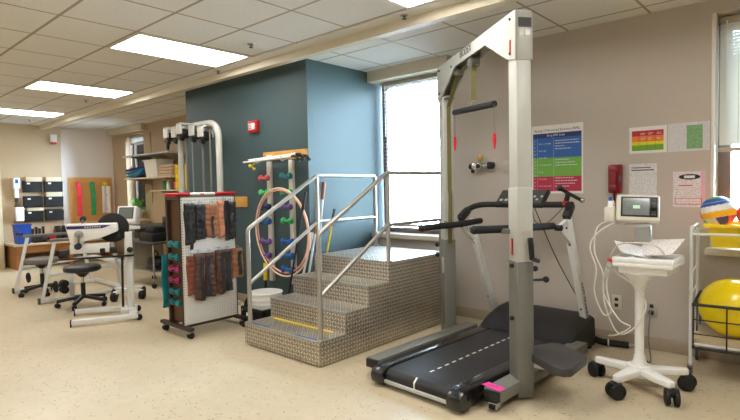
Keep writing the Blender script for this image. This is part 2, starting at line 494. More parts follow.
# far left back wall with window 3
w3a, w3b, w3z0, w3z1 = -10.75, -9.95, .95, 2.46
b = MB()
b.box((-11.8, DL, 0), (w3a, 4.86, ZC)); b.box((w3a, DL, 0), (w3b, 4.86, w3z0)); b.box((w3a, DL, w3z1), (w3b, 4.86, ZC)); b.box((w3b, DL, 0), (-6.32, 4.86, ZC))
struct('wall_back_far', b, 'wall_far_tan')
struct('trim_3', MB().box((-11.37, 4.5, 2.5), (-9.8, 4.62, ZC)), 'trim_cream', 'bulkhead over the far window')
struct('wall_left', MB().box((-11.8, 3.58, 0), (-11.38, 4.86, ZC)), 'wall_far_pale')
struct('wall_left_near', MB().box((-11.8, -3.4, 0), (-11.3, 3.58, ZC)), 'wall_far_tan')
struct('wall_right', MB().box((2.6, -3.4, 0), (2.8, 4.8, ZC)), 'wall_beige')
struct('wall_front', MB().box((-11.8, -3.4, 0), (2.8, -3.2, ZC)), 'wall_beige')
# baseboards
struct('baseboard_back', MB().box((w1b - 1.0, D - .012, 0), (2.6, D, .1), .003), 'base_tan')
struct('baseboard_pillar', MB().box((-6.33, 3.488, 0), (-3.94, 3.5, .1), .003), 'base_tan')
struct('baseboard_left', MB().box((-11.3, 2.7, 0), (-11.288, 3.58, .1), .003), 'base_tan')
struct('baseboard_back_far', MB().box((-11.3, DL - .012, 0), (-6.32, DL, .1), .003), 'base_tan')

def window(n, a, bb, z0, z1, y, fw, sill_y, fm='window_frame', mull=None):
    w = MB()
    w.box((a, y - .03, z0), (a + fw, y + .03, z1), .004); w.box((bb - fw, y - .03, z0), (bb, y + .03, z1), .004)
    w.box((a, y - .03, z1 - fw), (bb, y + .03, z1), .004); w.box((a, y - .03, z0), (bb, y + .03, z0 + fw), .004)
    o = struct(f'window_{n}', w, fm)
    g = MB().box((a + fw, y - .004, z0 + fw), (bb - fw, y + .004, z1 - fw)).build('window_pane', 'window_glass', o)
    s = MB().box((a - .02, sill_y, z0 - .05), (bb + .0, y - .02, z0), .006).build('window_sill', 'trim_cream', o)
    return o
window(1, w1a + .03, w1b, w1z0, w1z1, 4.66, .055, 4.42)
w2 = window(2, w2a, w2b, w2z0, w2z1, 4.66, .10, 4.38)
MB().box((w2a - .001, D - .012, w2z0), (w2a + .022, 4.63, w2z1), .003).build('window_casing', 'white_paint', w2)
window(3, w3a, w3b, w3z0, w3z1, 4.78, .05, 4.52)

# blinds
def blind(label, a, bb, y, ztop, zbot, tilt, pitch_, closed):
    t = thing('window_blind', label, 'blind', ((a + bb) / 2, y, zbot))
    MB().box((a, y - .02, ztop - .04), (bb, y + .02, ztop), .004).build('head_rail', 'blind_rail', t)
    s = MB(); n = int((ztop - .06 - zbot) / pitch_)
    for i in range(n):
        s.obox(((a + bb) / 2, y, ztop - .055 - i * pitch_), (bb - a - .01, .025, .0012), (tilt, 0, 0))
    s.build('slats', 'blind_slat', t)
    MB().box((a, y - .016, zbot - .03), (bb, y + .016, zbot), .004).build('bottom_rail', 'blind_rail', t)
    for x in (a + .12, bb - .12): MB().cyl((x, y - .014, zbot), (x, y - .014, ztop - .03), .0015, seg=6).build('ladder_cord', 'blind_rail', t)
    MB().cyl((a + .05, y - .03, ztop - .6), (a + .05, y - .03, ztop - .03), .004, seg=8).build('tilt_wand', 'white_plastic', t)
    return t
blind('open venetian blind across the bright window beside the blue pillar', -3.86, -2.94, 4.58, 2.5, .9, 0, .042, False)
blind('half lowered closed venetian blind in the window behind the ball cart', w2a + .03, w2b - .02, 4.58, 2.5, 1.56, R(70), .0225, True)
blind('short raised blind at the top of the far window behind the plant', w3a + .03, w3b - .03, 4.7, 2.45, 2.3, R(60), .0215, True)

# ------------------------------------------------------------------ ceiling lights
def make_light(x, y):
    t = thing('ceiling_light', '', 'ceiling light', (x, y, ZC), 0, 'recessed fluorescent ceiling lights')
    w, l = .6326 / 2 - .012, 1.1276 / 2 - .012
    fr = MB()
    for a, bb in (((-w, -l), (-w + .022, l)), ((w - .022, -l), (w, l)), ((-w, -l), (w, -l + .022)), ((-w, l - .022), (w, l))):
        fr.box((x + a[0], y + a[1], ZC - .012), (x + bb[0], y + bb[1], ZC + .002))
    fr.build('frame', 'white_paint', t)
    MB().box((x - w + .02, y - l + .02, ZC - .008), (x + w - .02, y + l - .02, ZC - .001)).build('diffuser', 'lamp_diffuser', t)
    return t
lx = lambda r: -(3.6 + .6326 * (r + .5))
L0 = make_light(lx(1), 2.501)
L0['label'] = 'largest ceiling light panel, nearest the blue pillar'
for r, y, lab in ((5, 2.501, 'middle ceiling light panel of the left row, beyond the largest one'), (9, 2.501, 'farthest ceiling light panel, at the left edge by the tan wall'),
                  (-3, 2.501, 'ceiling light panel cut off by the top edge above the white gantry'),
                  (1, -.88, None), (5, -.88, None), (9, -.88, None), (-3, -.88, None), (-6, 2.501, None), (-6, -.88, None)):  # unlabelled entries are unseen panels added to light the room
    c = copy_tree(L0); c.location = (lx(r), y, ZC)
    c['label'] = lab or 'added ceiling light panel out of view, helping to light the room'
t0 = None
def sprinkler(x, y, lab):
    global t0
    if t0 is None:
        t0 = thing('sprinkler_head', lab, 'sprinkler', (0, 0, 0), 0, 'ceiling sprinklers')
        MB().lathe([(0, 0), (.035, 0), (.03, -.008), (0, -.01)], (0, 0, 0)).build('escutcheon', 'steel', t0, True)
        k = MB().cyl((0, 0, -.005), (0, 0, -.02), .006, seg=10)
        k.cyl((-.01, 0, -.008), (-.01, 0, -.03), .002, seg=6); k.cyl((.01, 0, -.008), (.01, 0, -.03), .002, seg=6); k.cyl((0, 0, -.03), (0, 0, -.033), .018, seg=14)
        k.build('deflector', 'socket_dark', t0, True); t0.location = (x, y, ZC); return
    c = copy_tree(t0); c.location = (x, y, ZC); c['label'] = lab
sprinkler(-3.90, 2.81, 'dark sprinkler head in the ceiling right of the largest light')
sprinkler(-7.83, 2.83, 'small dark sprinkler head beside the middle ceiling light')
sprinkler(-10.57, 2.88, 'tiny dark sprinkler head below the farthest ceiling light')
sprinkler(-2.44, 3.16, 'sprinkler head on the pale strip beside the beam, left of the gantry')
sprinkler(-5.0, 3.16, 'sprinkler head on the pale strip by the beam, left of the pillar corner')

# ------------------------------------------------------------------ training stairs
sx0, sx1 = -3.725, -2.785
zs = [.19, .355, .52, .685]; ys = [2.535, 2.81, 3.075, 3.345]; yb = 4.22
st = thing('training_stairs', 'aluminium diamond plate training stairs with four steps and handrails', 'stairs', (-3.23, 3.4, 0))
b = MB()
poly = [(ys[0], .01)]
for i in range(4):
    poly += [(ys[i], zs[i])] + ([(ys[i + 1], zs[i])] if i < 3 else [(yb, zs[i])])
poly += [(yb, .01)]
b.prism(poly, (sx0, 0, 0), (0, 1, 0), (0, 0, 1), sx1 - sx0, .004)
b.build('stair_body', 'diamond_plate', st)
for i in range(4):
    MB().box((sx0 - .002, ys[i] - .003, zs[i] - .012), (sx1 + .002, ys[i] + .016, zs[i] + .003), .002).build('nosing', 'rail_alu', st)
MB().box((sx0 + .08, ys[1] - .045, zs[0] + .001), (sx1 - .12, ys[1] - .012, zs[0] + .003)).build('tape_strip', 'yellow', st)
MB().box((sx0 + .1, ys[0] + .018, zs[0] + .001), (sx0 + .3, ys[0] + .034, zs[0] + .003)).build('tape_strip', 'blue', st)
MB().box((sx1 - .3, ys[0] + .018, zs[0] + .001), (sx1 - .05, ys[0] + .034, zs[0] + .003)).build('tape_strip', 'blue', st)
for x in (sx0 + .045, sx1 - .016):
    rr = .0185
    h = MB()
    h.tube([(x, 2.562, zs[0]), (x, 2.562, .985), (x, 3.357, 1.44), (x, 4.2, 1.44), (x, 4.2, zs[3])], rr, 12, .03)
    h.tube([(x, 2.562, .52), (x, 3.357, 1.0), (x, 4.2, 1.0)], rr * .9, 12, .04)
    h.cyl((x, 3.357, zs[3]), (x, 3.357, 1.44), rr, seg=12)
    for yy, zz in ((2.562, zs[0]), (3.357, zs[3]), (4.2, zs[3])): h.cyl((x, yy, zz), (x, yy, zz + .012), .034, seg=14)
    h.build('handrail', 'rail_alu', st)

# ------------------------------------------------------------------ gantry (body weight support frame)
GC = V((-1.408, 2.896, 0)); gb = V((-.784, .62, 0)).normalized(); ge = V((.62, .784, 0)).normalized(); GZ = V((0, 0, 1))
def gp(s, t, z): return GC + gb * s + ge * t + GZ * z
ga = thing('support_gantry', 'tall white gantry frame with grey lower columns standing over the treadmill', 'gantry', (-1.95, 3.35, 0))
rotg = math.atan2(gb.y, gb.x)
def gbox(mb, s0, s1, t0_, t1, z0, z1, bev=.004):
    c = gp((s0 + s1) / 2, (t0_ + t1) / 2, (z0 + z1) / 2)
    return mb.obox(c, (abs(s1 - s0), abs(t1 - t0_), z1 - z0), (0, 0, rotg), bev)
gL = 1.535
for s0, s1, first in ((0, .125, True), (gL - .125, gL, False)):
    gbox(MB(), s0 + .006, s1 - .006, 0.005, .098, .8, 2.1, .006).build('upper_column', 'cream_metal', ga)
    gbox(MB(), s0 - .003, s1 + .003, 0, .104, .02 if first else .03, .852, .008).build('lower_column', 'grey_metal', ga)
# wider sleeve on the right column
gbox(MB(), .0, .124, .0, .102, .85, 1.30, .005).build('column_sleeve', 'cream_metal', ga)
# overhead beam
prof = [(0, 2.06), (.115, 2.085), (.46, 2.265), (1.07, 2.265), (1.42, 2.085), (1.535, 2.06), (1.535, 2.335), (1.52, 2.352), (.015, 2.352), (0, 2.335)]
b = MB()
for t in (-.004, .094): b.prism(prof, gp(0, t, 0), gb, (0, 0, 1), .012, 0)
gbox(b, 0.002, 1.533, 0, .09, 2.338, 2.35, 0)
gbox(b, 0.0, .012, -.004, .106, 2.06, 2.34, .002); gbox(b, 1.523, 1.535, -.004, .106, 2.06, 2.34, .002)
b.build('overhead_beam', 'cream_metal', ga)
bo = MB()
for s, z in ((.07, 2.315), (.07, 2.11), (1.47, 2.315), (1.47, 2.12), (1.15, 2.28)): bo.cyl(gp(s, -.004, z), gp(s, -.012, z), .008, seg=8)
bo.build('bolts', 'socket_dark', ga)
tm = Matrix((-gb, GZ, -ge)).transposed().to_4x4(); tm.translation = gp(.95, -.0055, 2.318)
text('lettering', 'BIODEX', .078, tm, 'grey_dark', ga, 'LEFT', .001, .86)
gbox(MB(), .06, .078, -.007, -.003, 2.10, 2.19, 0).build('warning_label', 'red', ga)
gbox(MB(), .055, .068, -.009, -.003, .89, .99, 0).build('warning_label', 'red', ga)
# display plate and stickers on the right end face
e_ = MB(); gbox(e_, -.004, .0, .014, .096, 2.25, 2.305, 0); e_.build('display_plate', 'socket_dark', ga)
e_ = MB(); gbox(e_, -.004, .0, .02, .04, 2.20, 2.228, 0); gbox(e_, -.004, .0, .055, .085, 2.20, 2.235, 0); e_.build('sticker', 'plate_steel', ga)
e_ = MB(); gbox(e_, -.003, .001, .03, .085, 1.01, 1.04, 0); e_.build('sticker', 'plate_steel', ga)
# pulleys, strap, spreader bar
MB().cyl(gp(1.12, .02, 2.23), gp(1.12, .075, 2.23), .03, seg=18).build('pulley_wheel', 'grey_metal', ga)
pu = MB(); pu.cyl(gp(.80, .012, 2.25), gp(.80, .085, 2.25), .035, seg=18)
gbox(pu, .76, .84, .015, .02, 2.2, 2.30, 0); gbox(pu, .76, .84, .078, .083, 2.2, 2.30, 0)
pu.build('pulley_bracket', 'grey_metal', ga)
def ribbon(mb, pts, w, wd, th=.004):
    for a, c in zip(pts, pts[1:]): mb.beam(a, c, w, th, 0, up=wd)
    return mb
sp_ = MB(); ribbon(sp_, [gp(.80, .05, 2.25), gp(.815, .05, 1.95)], .005, .04 if 0 else ge, .034)
sp_.beam(gp(.80, .05, 2.26), gp(1.13, .05, 2.215), .034, .004); sp_.beam(gp(1.13, .05, 2.215), gp(1.395, .05, 2.0), .034, .004)
sp_.beam(gp(1.395, .05, 2.0), gp(1.39, .05, 1.28), .034, .005, up=gb); sp_.beam(gp(1.39, .05, 1.28), gp(1.375, .05, 1.24), .034, .005, up=gb); sp_.beam(gp(1.375, .05, 1.24), gp(1.40, .05, .82), .034, .005, up=gb)
sp_.build('lifting_strap', 'olive_strap', ga)
ring = MB(); ring.torus(gp(.815, .05, 1.935), .018, .004, gb, 20, 6); gbox(ring, 1.37, 1.40, .01, .1, 2.06, 2.075, .002); ring.build('hook_ring', 'chrome', ga)
bar0, bar1 = gp(1.245, .05, 1.925), gp(.432, .05, 1.868)
mid = (bar0 + bar1) / 2
bar = MB(); bar.cyl(bar0, bar1, .023, seg=18, bev=.004); bar.build('spreader_bar', 'black_rubber', ga)
for q, zz in ((gp(1.24, .05, 0), (1.90, 1.71, 1.61)), (gp(.436, .05, 0), (1.85, 1.655, 1.565))):
    c = MB()
    for i in range(13):
        z = zz[0] + (zz[1] - zz[0]) * i / 12
        c.torus((q.x, q.y, z), .009, .0018, (gb if i % 2 else ge), 10, 5)
    c.build('clip_chain', 'grey_metal', ga)
    d_ = MB(); d_.lathe([(0, zz[1] + .02), (.011, zz[1] + .01), (.013, zz[1] - .03), (.006, zz[2]), (0, zz[2] - .004)], (q.x, q.y, 0), seg=12)
    d_.build('red_clip', 'red_bright', ga)
# feet
def foot(mb, fx0, fy0, fx1, fy1, w, z0, z1):
    a = V((fx0, fy0, (z0 + z1) / 2)); c = V((fx1, fy1, (z0 + z1) / 2)); mb.beam(a, c, w, z1 - z0, .004); return mb
foot(MB(), -2.372, 2.65, -2.322, 3.9, .112, .06, .13).build('foot_beam', 'grey_metal', ga)
MB().box((-2.424, 2.638, .066), (-2.322, 2.65, .124), .002).build('end_cap', 'black_plastic', ga)
foot(MB(), -1.462, 2.675, -1.405, 3.92, .112, .06, .13).build('foot_beam', 'grey_metal', ga)
MB().box((-1.514, 2.663, .066), (-1.412, 2.675, .124), .002).build('end_cap', 'black_plastic', ga)
MB().beam((-2.32, 3.88, .03), (-1.41, 3.92, .03), .05, .04).build('rear_cross_beam', 'grey_metal', ga)
lp = gp(1.47, .05, 0); MB().box((lp.x - .03, lp.y - .06, .05), (-2.38, lp.y + .06, .10), .003).build('column_bracket', 'grey_metal', ga)
for fx, fy in ((-1.463, 2.70), (-2.373, 2.72)):
    cs = MB(); cs.box((fx - .04, fy - .05, .054), (fx + .04, fy + .04, .061), .002); cs.box((fx - .028, fy - .03, .012), (fx - .023, fy + .02, .057)); cs.box((fx + .023, fy - .03, .012), (fx + .028, fy + .02, .057))
    ca = cs.build('caster', 'chrome', ga); MB().cyl((fx - .02, fy - .005, .026), (fx + .02, fy - .005, .026), .026, seg=18, bev=.003).build('caster_wheel', 'black_rubber', ca)
tg = MB().obox((-1.475, 2.715, .132), (.135, .06, .002), (0, 0, R(-14))).build('pink_tag', 'pink_tag', ga)
k = MB()
for i, (dx, dy) in enumerate(((-.03, 0), (-.012, .006), (.004, -.002), (.02, .004))): k.obox((-1.475 + dx, 2.715 + dy, .1335), (.004, .022, .0008), (0, 0, R(-35 + 30 * i)))
k.build('pen_mark', 'ink', tg)
# handrails held by the columns
h = MB(); h.tube([(-2.3, 3.155, 1.006), (-2.27, 3.25, 1.01), (-2.2, 3.5, 1.014), (-2.19, 3.83, 1.024)], .024, 14, .05); h.sph((-2.3, 3.155, 1.006), .028); h.build('grab_bar', 'black_rubber', ga)
h = MB(); h.tube([(-1.58, 2.69, 1.055), (-1.55, 3.0, 1.04), (-1.5, 3.65, 1.016)], .025, 14, .05); h.sph((-1.58, 2.69, 1.055), .026); h.build('grab_bar', 'black_rubber', ga)
h = MB(); h.beam((-2.225, 3.42, 1.0), gp(1.42, .02, 1.0), .03, .03); h.build('bar_bracket', 'grey_metal', ga)
h = MB(); h.beam((-1.54, 2.95, 1.03), gp(.09, .05, 1.03), .03, .03); h.build('bar_bracket', 'grey_metal', ga)
# plate behind the left column where the bar clamps on
gbox(MB(), 1.545, 1.56, .0, .1, .55, 1.03, .003).build('clamp_plate', 'grey_metal', ga)
# crank and knobs
c = MB(); c.cyl(gp(.0, .075, .985), gp(-.02, .075, .985), .017, seg=16); c.build('crank_hub', 'chrome', ga)
c = MB(); a0, a1 = gp(-.025, .072, 1.0), gp(-.025, .082, .865); c.beam(a0, a1, .03, .02, .006, up=gb); c.cyl(gp(-.03, .085, .87), gp(-.09, .09, .868), .013, seg=14, bev=.003)
c.build('crank_handle', 'black_plastic', ga)
for s, t, z in ((.055, -.003, .825), (.055, -.003, .50)): MB().cyl(gp(s, t, z), gp(s, t - .02, z), .013, seg=14, bev=.003).build('lock_knob', 'black_plastic', ga)
k = MB(); k.cyl(gp(.05, .104, .80), gp(.05, .14, .80), .012, seg=12); k.sph(gp(.05, .14, .80), .018); k.build('lock_knob', 'black_plastic', ga)
k = MB(); k.cyl(gp(.03, .104, .735), gp(.02, .19, .735), .008, seg=10); k.sph(gp(.02, .195, .735), .02); k.build('lever', 'black_plastic', ga)
for z, t in ((.79, -.03), (.70, -.045)):
    k = MB(); k.cyl(gp(1.535, .03, z), gp(1.60, .0, z), .008, seg=10); k.sph(gp(1.605, 0, z), .022); k.build('lock_knob', 'black_plastic', ga)
gbox(MB(), 1.41, 1.44, -.015, .0, .56, .70, .003).build('latch_plate', 'plate_steel', ga)
# padded seat on the right column
sd = MB(); sd.prism([(-1.44, 3.08), (-1.36, 3.26), (-1.30, 3.285), (-1.10, 3.16), (-1.075, 3.12), (-1.07, 2.86), (-1.10, 2.83), (-1.17, 2.83), (-1.40, 3.0)], (0, 0, .235), (1, 0, 0), (0, 1, 0), .055, .014)
sd.build('padded_seat', 'charcoal_vinyl', ga)
MB().box((-1.36, 2.98, .2), (-1.16, 3.12, .236), .004).build('seat_bracket', 'pale_grey_metal', ga)

# ------------------------------------------------------------------ treadmill
TO = V((-1.925, 2.55, 0)); trz = R(-3.4)
tr = thing('treadmill', 'black treadmill with a dashed white centre line under the white gantry', 'treadmill', TO, trz)
def tl(x, y, z): return (x, y, z)
hw = .362
b = MB()
b.prism([(.0, .045), (.0, .09), (.03, .115), (.10, .122), (1.34, .13), (1.34, .045)], (-hw + .10, 0, 0), (0, 1, 0), (0, 0, 1), 2 * hw - .20, .01)
b.build('running_belt', 'belt_black', tr, True)
for i in range(15): MB().obox((-.005, .17 + i * .08, .1229 + .0005 * i), (.013, .04, .001), (R(.37), 0, 0)).build('centre_dash', 'white_paint', tr, True)
MB().prism([(-.001, .05), (-.001, .09), (.029, .116), (.033, .116), (.003, .09), (.003, .05)], (-.02, -.001, 0), (0, 1, 0), (0, 0, 1), .012).build('belt_mark', 'white_paint', tr, True)
for s in (-1, 1):
    x0, x1 = sorted((s * (hw - .102), s * hw))
    MB().box((x0, .06, .04), (x1, 1.5, .135), .012, seg=3).build('side_rail', 'gloss_black', tr, True)
    e = MB(); e.prism([(-.035, .03), (-.04, .07), (-.03, .105), (.0, .125), (.05, .133), (.10, .136), (.10, .04), (.06, .015), (.0, .01)], (x0 - .004, 0, 0), (0, 1, 0), (0, 0, 1), x1 - x0 + .004, .012)
    e.build('roller_cap', 'gloss_black', tr, True)
MB().box((-hw + .09, -.014, .03), (hw - .09, .01, .052), .004).build('front_bar', 'pale_grey_metal', tr, True)
for x in (-.22, .22): MB().cyl((x, .12, 0), (x, .12, .05), .022, seg=14).build('foot_pad', 'black_rubber', tr, True)
# hood: low rounded cover in front of the wall
def hood(u, v):
    x = (u - .5) * .79 + .015
    prof = [(1.25, .135), (1.28, .145), (1.36, .195), (1.42, .225), (1.50, .25), (1.60, .272), (1.69, .28), (1.735, .265), (1.75, .15), (1.75, .05)]
    i = min(int(v * 9), 8); t = v * 9 - i
    y = prof[i][0] * (1 - t) + prof[i + 1][0] * t; z = prof[i][1] * (1 - t) + prof[i + 1][1] * t
    edge = abs(u - .5) * 2
    z = z - .03 * max(0, (edge - .8) / .2) ** 2
    return (x, y, z)
b = MB(); b.grid(hood, 24, 18)
for s in (0, 1):
    vs = [V(hood(s, j / 18)) for j in range(19)]
    b.prism([(p.y, p.z) for p in vs] + [(1.25, .05)], (vs[0].x - (.004 if s else 0), 0, 0), (0, 1, 0), (0, 0, 1), .004)
b.build('motor_hood', 'black_plastic', tr, True)
# uprights etc in world coordinates
def tw(mb, name, mat): return mb.build(name, mat, tr)
for p0, p1 in (((-2.285, 4.285, .06), (-2.27, 3.80, 1.03)), ((-1.455, 4.245, .05), (-1.475, 3.85, 1.06))):
    m_ = MB(); m_.beam(p0, p1, .05, .075, .012); u = tw(m_, 'upright', 'white_metal')
    q = V(p0).lerp(V(p1), .96); lo = V(p0).lerp(V(p1), .80)
    m_ = MB(); st_ = V((p1[0], p1[1] - .16, 1.0)); m_.beam(lo, st_, .03, .03, .004); m_.beam(V(p0).lerp(V(p1), .985), st_, .03, .03, .004); m_.build('strut', 'white_metal', tr)
    MB().cyl(st_ - V((.026, 0, 0)), st_ + V((.026, 0, 0)), .022, seg=16, bev=.004).build('strut_cap', 'black_plastic', tr)
    m_ = MB()
    dd = (V(p1) - V(p0)).normalized()
    for k in (.28, .8, .93): c_ = V(p0).lerp(V(p1), k); m_.sph(c_ + V((.0, -.038, 0)), .009, seg=10)
    m_.build('bolts', 'socket_dark', tr)
p0, p1 = V((-1.455, 4.245, .05)), V((-1.475, 3.85, 1.06))
zax = V((1, 0, 0)); xax = (p0 - p1).normalized(); yax = zax.cross(xax)
tm = Matrix((xax, yax, zax)).transposed().to_4x4(); tm.translation = p0.lerp(p1, .50) + V((.027, 0, 0))
text('lettering', 'GAIT TRAINER', .05, tm, 'ink', tr, 'LEFT', .0006, 1.0)
m_ = MB(); m_.tube([(-2.29, 3.67, 1.06), (-2.29, 3.75, 1.11), (-2.27, 3.93, 1.155), (-2.1, 4.0, 1.155), (-1.64, 4.0, 1.155), (-1.485, 3.96, 1.16), (-1.475, 3.86, 1.11)], .024, 14, .09); tw(m_, 'console_bar', 'black_rubber')
m_ = MB(); m_.beam((-2.29, 3.67, 1.04), (-2.285, 3.80, 1.12), .05, .06, .014); tw(m_, 'console_bracket', 'black_plastic'); m_ = MB(); m_.beam((-1.475, 3.83, 1.06), (-1.48, 3.95, 1.165), .055, .065, .014); tw(m_, 'console_bracket', 'black_plastic')
m_ = MB().obox((-1.93, 4.06, 1.2), (.42, .2, .035), (R(38), 0, 0), .008); cn = tw(m_, 'console', 'black_plastic')
m_ = MB(); m_.obox((-1.93, 4.043, 1.219), (.39, .165, .004), (R(38), 0, 0)); m_.build('console_panel', 'grey_dark', cn)
m_ = MB(); m_.obox((-1.93, 4.05, 1.228), (.16, .05, .003), (R(38), 0, 0)); m_.build('console_display', 'screen_grey', cn)
m_ = MB()
for i in range(5): m_.obox((-2.09 + i * .045, 4.005, 1.193), (.026, .024, .003), (R(38), 0, 0))
for i in range(4): m_.obox((-1.84 + i * .03, 4.01 + .03 * (i % 2), 1.196 + .024 * (i % 2)), (.018, .02, .003), (R(38), 0, 0))
m_.build('console_button', 'pale_grey_metal', cn)
m_ = MB(); m_.cyl((-1.53, 3.97, 1.17), (-1.51, 3.97, 1.25), .02, seg=12); m_.tube([(-1.56, 3.93, 1.285), (-1.52, 3.97, 1.25), (-1.43, 4.02, 1.19)], .014, 10, .02); m_.sph((-1.56, 3.93, 1.285), .024); tw(m_, 'lever', 'black_plastic')
m_ = MB(); m_.sph((-1.425, 4.023, 1.188), .02); tw(m_, 'lever_end', 'chrome')
m_ = MB(); m_.cyl((-1.53, 3.97, 1.15), (-1.53, 3.97, 1.185), .025, seg=14); tw(m_, 'clamp', 'red')
for x, y in ((-1.445, 4.2), (-2.305, 4.25)): m_ = MB(); m_.cyl((x - .025, y, .05), (x + .025, y, .05), .05, seg=20, bev=.006); tw(m_, 'transport_wheel', 'black_rubber')
m_ = MB(); m_.tube(smooth_path([(-1.85, 4.1, 1.15), (-1.80, 4.15, .98), (-1.72, 4.25, .7), (-1.62, 4.33, .45), (-1.5, 4.34, .25)]), .004, 6); m_.tube(smooth_path([(-1.85, 4.08, 1.13), (-1.8, 4.02, 1.02), (-1.7, 3.98, 1.0), (-1.58, 3.96, 1.1), (-1.54, 3.96, 1.15)]), .003, 6); tw(m_, 'console_cable', 'black_rubber')

# ------------------------------------------------------------------ vitals cart
vc = thing('vitals_cart', 'white pole cart with a patient monitor and tray on five black casters', 'medical cart', (-.91, 3.58, 0))
cx, cy = -.91, 3.58
angs = [172, 257, 322, 31, 102]
b = MB()
for a in angs:
    ux = V((math.cos(R(a)), math.sin(R(a)), 0)); uy = V((-ux.y, ux.x, 0))
    o = V((cx, cy, 0))
    b.prism([(0, -.045), (.12, -.04), (.25, -.028), (.285, -.02), (.285, .02), (.25, .028), (.12, .04), (0, .045)], o + V((0, 0, .10)), ux, uy, .04, .008)
b.cyl((cx, cy, .08), (cx, cy, .155), .075, seg=24, bev=.01)
b.build('star_base', 'white_plastic', vc)
b = MB(); b.lathe([(.0, .13), (.055, .14), (.036, .18), (.027, .23), (.027, .63), (.045, .68), (.09, .73), (.10, .745), (0, .75)], (cx, cy, 0), seg=28); b.build('pole', 'white_plastic', vc)
for a in angs:
    p = V((cx + .28 * math.cos(R(a)), cy + .28 * math.sin(R(a)), 0)); a2 = R(a + 60)
    ax = V((math.cos(a2), math.sin(a2), 0))
    w = MB(); w.cyl((p.x, p.y, .05), (p.x, p.y, .105), .012, seg=10); w.obox((p.x, p.y, .085), (.05, .07, .03), (0, 0, a2), .01)
    ca = w.build('caster', 'black_plastic', vc)
    w = MB()
    for s in (-1, 1): w.cyl(p + ax * (s * .012) + V((0, 0, .05)), p + ax * (s * .038) + V((0, 0, .05)), .05, seg=24, bev=.006)
    w.build('caster_wheel', 'black_rubber', ca)
# tray
tx0, tx1, ty0, ty1 = -1.045, -.70, 3.47, 3.80
b = MB()
b.prism([(tx0 + .03, ty0 + .02), (tx1 - .03, ty0 + .02), (tx1 - .02, ty1 - .02), (tx0 + .02, ty1 - .02)], (0, 0, .745), (1, 0, 0), (0, 1, 0), .05, .012)
b.box((tx0, ty0, .785), (tx1, ty1, .82), .012, seg=3)
b.box((tx0, ty0, .81), (tx1, ty0 + .03, .85), .01); b.box((tx0, ty1 - .02, .81), (tx1, ty1, .85), .008); b.box((tx0, ty0, .81), (tx0 + .02, ty1, .85), .008); b.box((tx1 - .02, ty0, .81), (tx1, ty1, .85), .008)
b.build('tray', 'white_plastic', vc)
b = MB(); b.prism([(-.05, 0), (.05, 0), (.045, .26), (-.045, .26)], (-.93, 3.78, .81), (1, 0, 0), (0, 0, 1), .06, .008); b.obox((-.935, 3.70, 1.055), (.14, .16, .025), (R(10), 0, 0), .008); b.build('monitor_neck', 'pale_grey_metal', vc)
mr = (R(-20), R(2), R(17)); mc = V((-.945, 3.66, 1.14)); mm = Matrix.Translation(mc) @ Euler(mr).to_matrix().to_4x4()
b = MB(); b.box((-.125, -.05, -.09), (.125, .06, .09), .016, mm, 3); mo = b.build('monitor', 'off_white_plastic', vc)
MB().box((-.098, -.054, -.062), (.112, -.049, .072), .003, mm).build('monitor_bezel', 'black_plastic', mo)
MB().box((-.088, -.0555, -.052), (.066, -.053, .062), 0, mm).build('screen', 'screen_grey', mo)
MB().box((-.028, -.0565, -.008), (.012, -.055, .014), 0, mm).build('screen_readout', 'lcd_glow', mo)
for z in (.05, .03, -.028, -.045): MB().box((.076, -.0575, z - .006), (.102, -.053, z + .006), .001, mm).build('monitor_button', 'grey_dark', mo)
b = MB(); b.cyl(mm @ V((.09, -.05, .002)), mm @ V((.09, -.085, .002)), .019, seg=18, bev=.004); b.build('monitor_dial', 'black_plastic', mo)
b = MB(); b.box((-1.135, 3.60, 1.06), (-1.065, 3.72, 1.16), .012); b.prism([(0, 0), (.05, 0), (.03, .05), (.01, .05)], (-1.125, 3.68, 1.155), (1, 0, 0), (0, 0, 1), .05, .004); b.build('thermometer_module', 'off_white_plastic', vc)
b = MB(); b.cyl((-1.10, 3.63, 1.16), (-1.10, 3.63, 1.20), .016, seg=14); pr_ = b.build('probe', 'white_plastic', vc)
MB().cyl((-1.10, 3.63, 1.2), (-1.10, 3.63, 1.225), .014, .011, seg=14).build('probe_tip', 'blue', pr_)
for pts in ([(-1.10, 3.62, 1.07), (-1.17, 3.58, 1.02), (-1.18, 3.56, .86), (-1.12, 3.54, .72), (-1.10, 3.5, .55), (-1.04, 3.48, .40), (-.98, 3.47, .36), (-.90, 3.5, .43), (-.86, 3.53, .55), (-.92, 3.53, .66), (-1.02, 3.5, .74), (-1.06, 3.52, .80)],
            [(-1.06, 3.6, 1.06), (-1.14, 3.52, 1.0), (-1.19, 3.5, .9), (-1.15, 3.5, .76), (-1.16, 3.5, .6), (-1.10, 3.48, .47), (-1.05, 3.47, .5), (-1.08, 3.48, .66), (-1.06, 3.5, .8)],
            [(-1.07, 3.52, .84), (-1.0, 3.46, .93), (-.88, 3.47, .945), (-.80, 3.50, .93), (-.76, 3.56, .87)],
            [(-1.08, 3.5, .8), (-1.10, 3.48, .62), (-1.0, 3.45, .46), (-.93, 3.45, .42), (-1.0, 3.45, .36), (-1.06, 3.46, .34)]):
    b = MB(); b.tube(smooth_path(pts), .0048, 7); b.build('cable', 'off_white_plastic', vc)
b = MB(); b.obox((-1.065, 3.50, .80), (.03, .05, .05), (0, 0, .3), .006); b.obox((-1.075, 3.47, .74), (.02, .03, .06), (.2, 0, .3), .005); hd = b.build('cable_holder', 'pale_grey_metal', vc)
MB().obox((-1.06, 3.478, .825), (.03, .02, .018), (0, .4, .3), .004).build('red_clip', 'red_bright', hd)
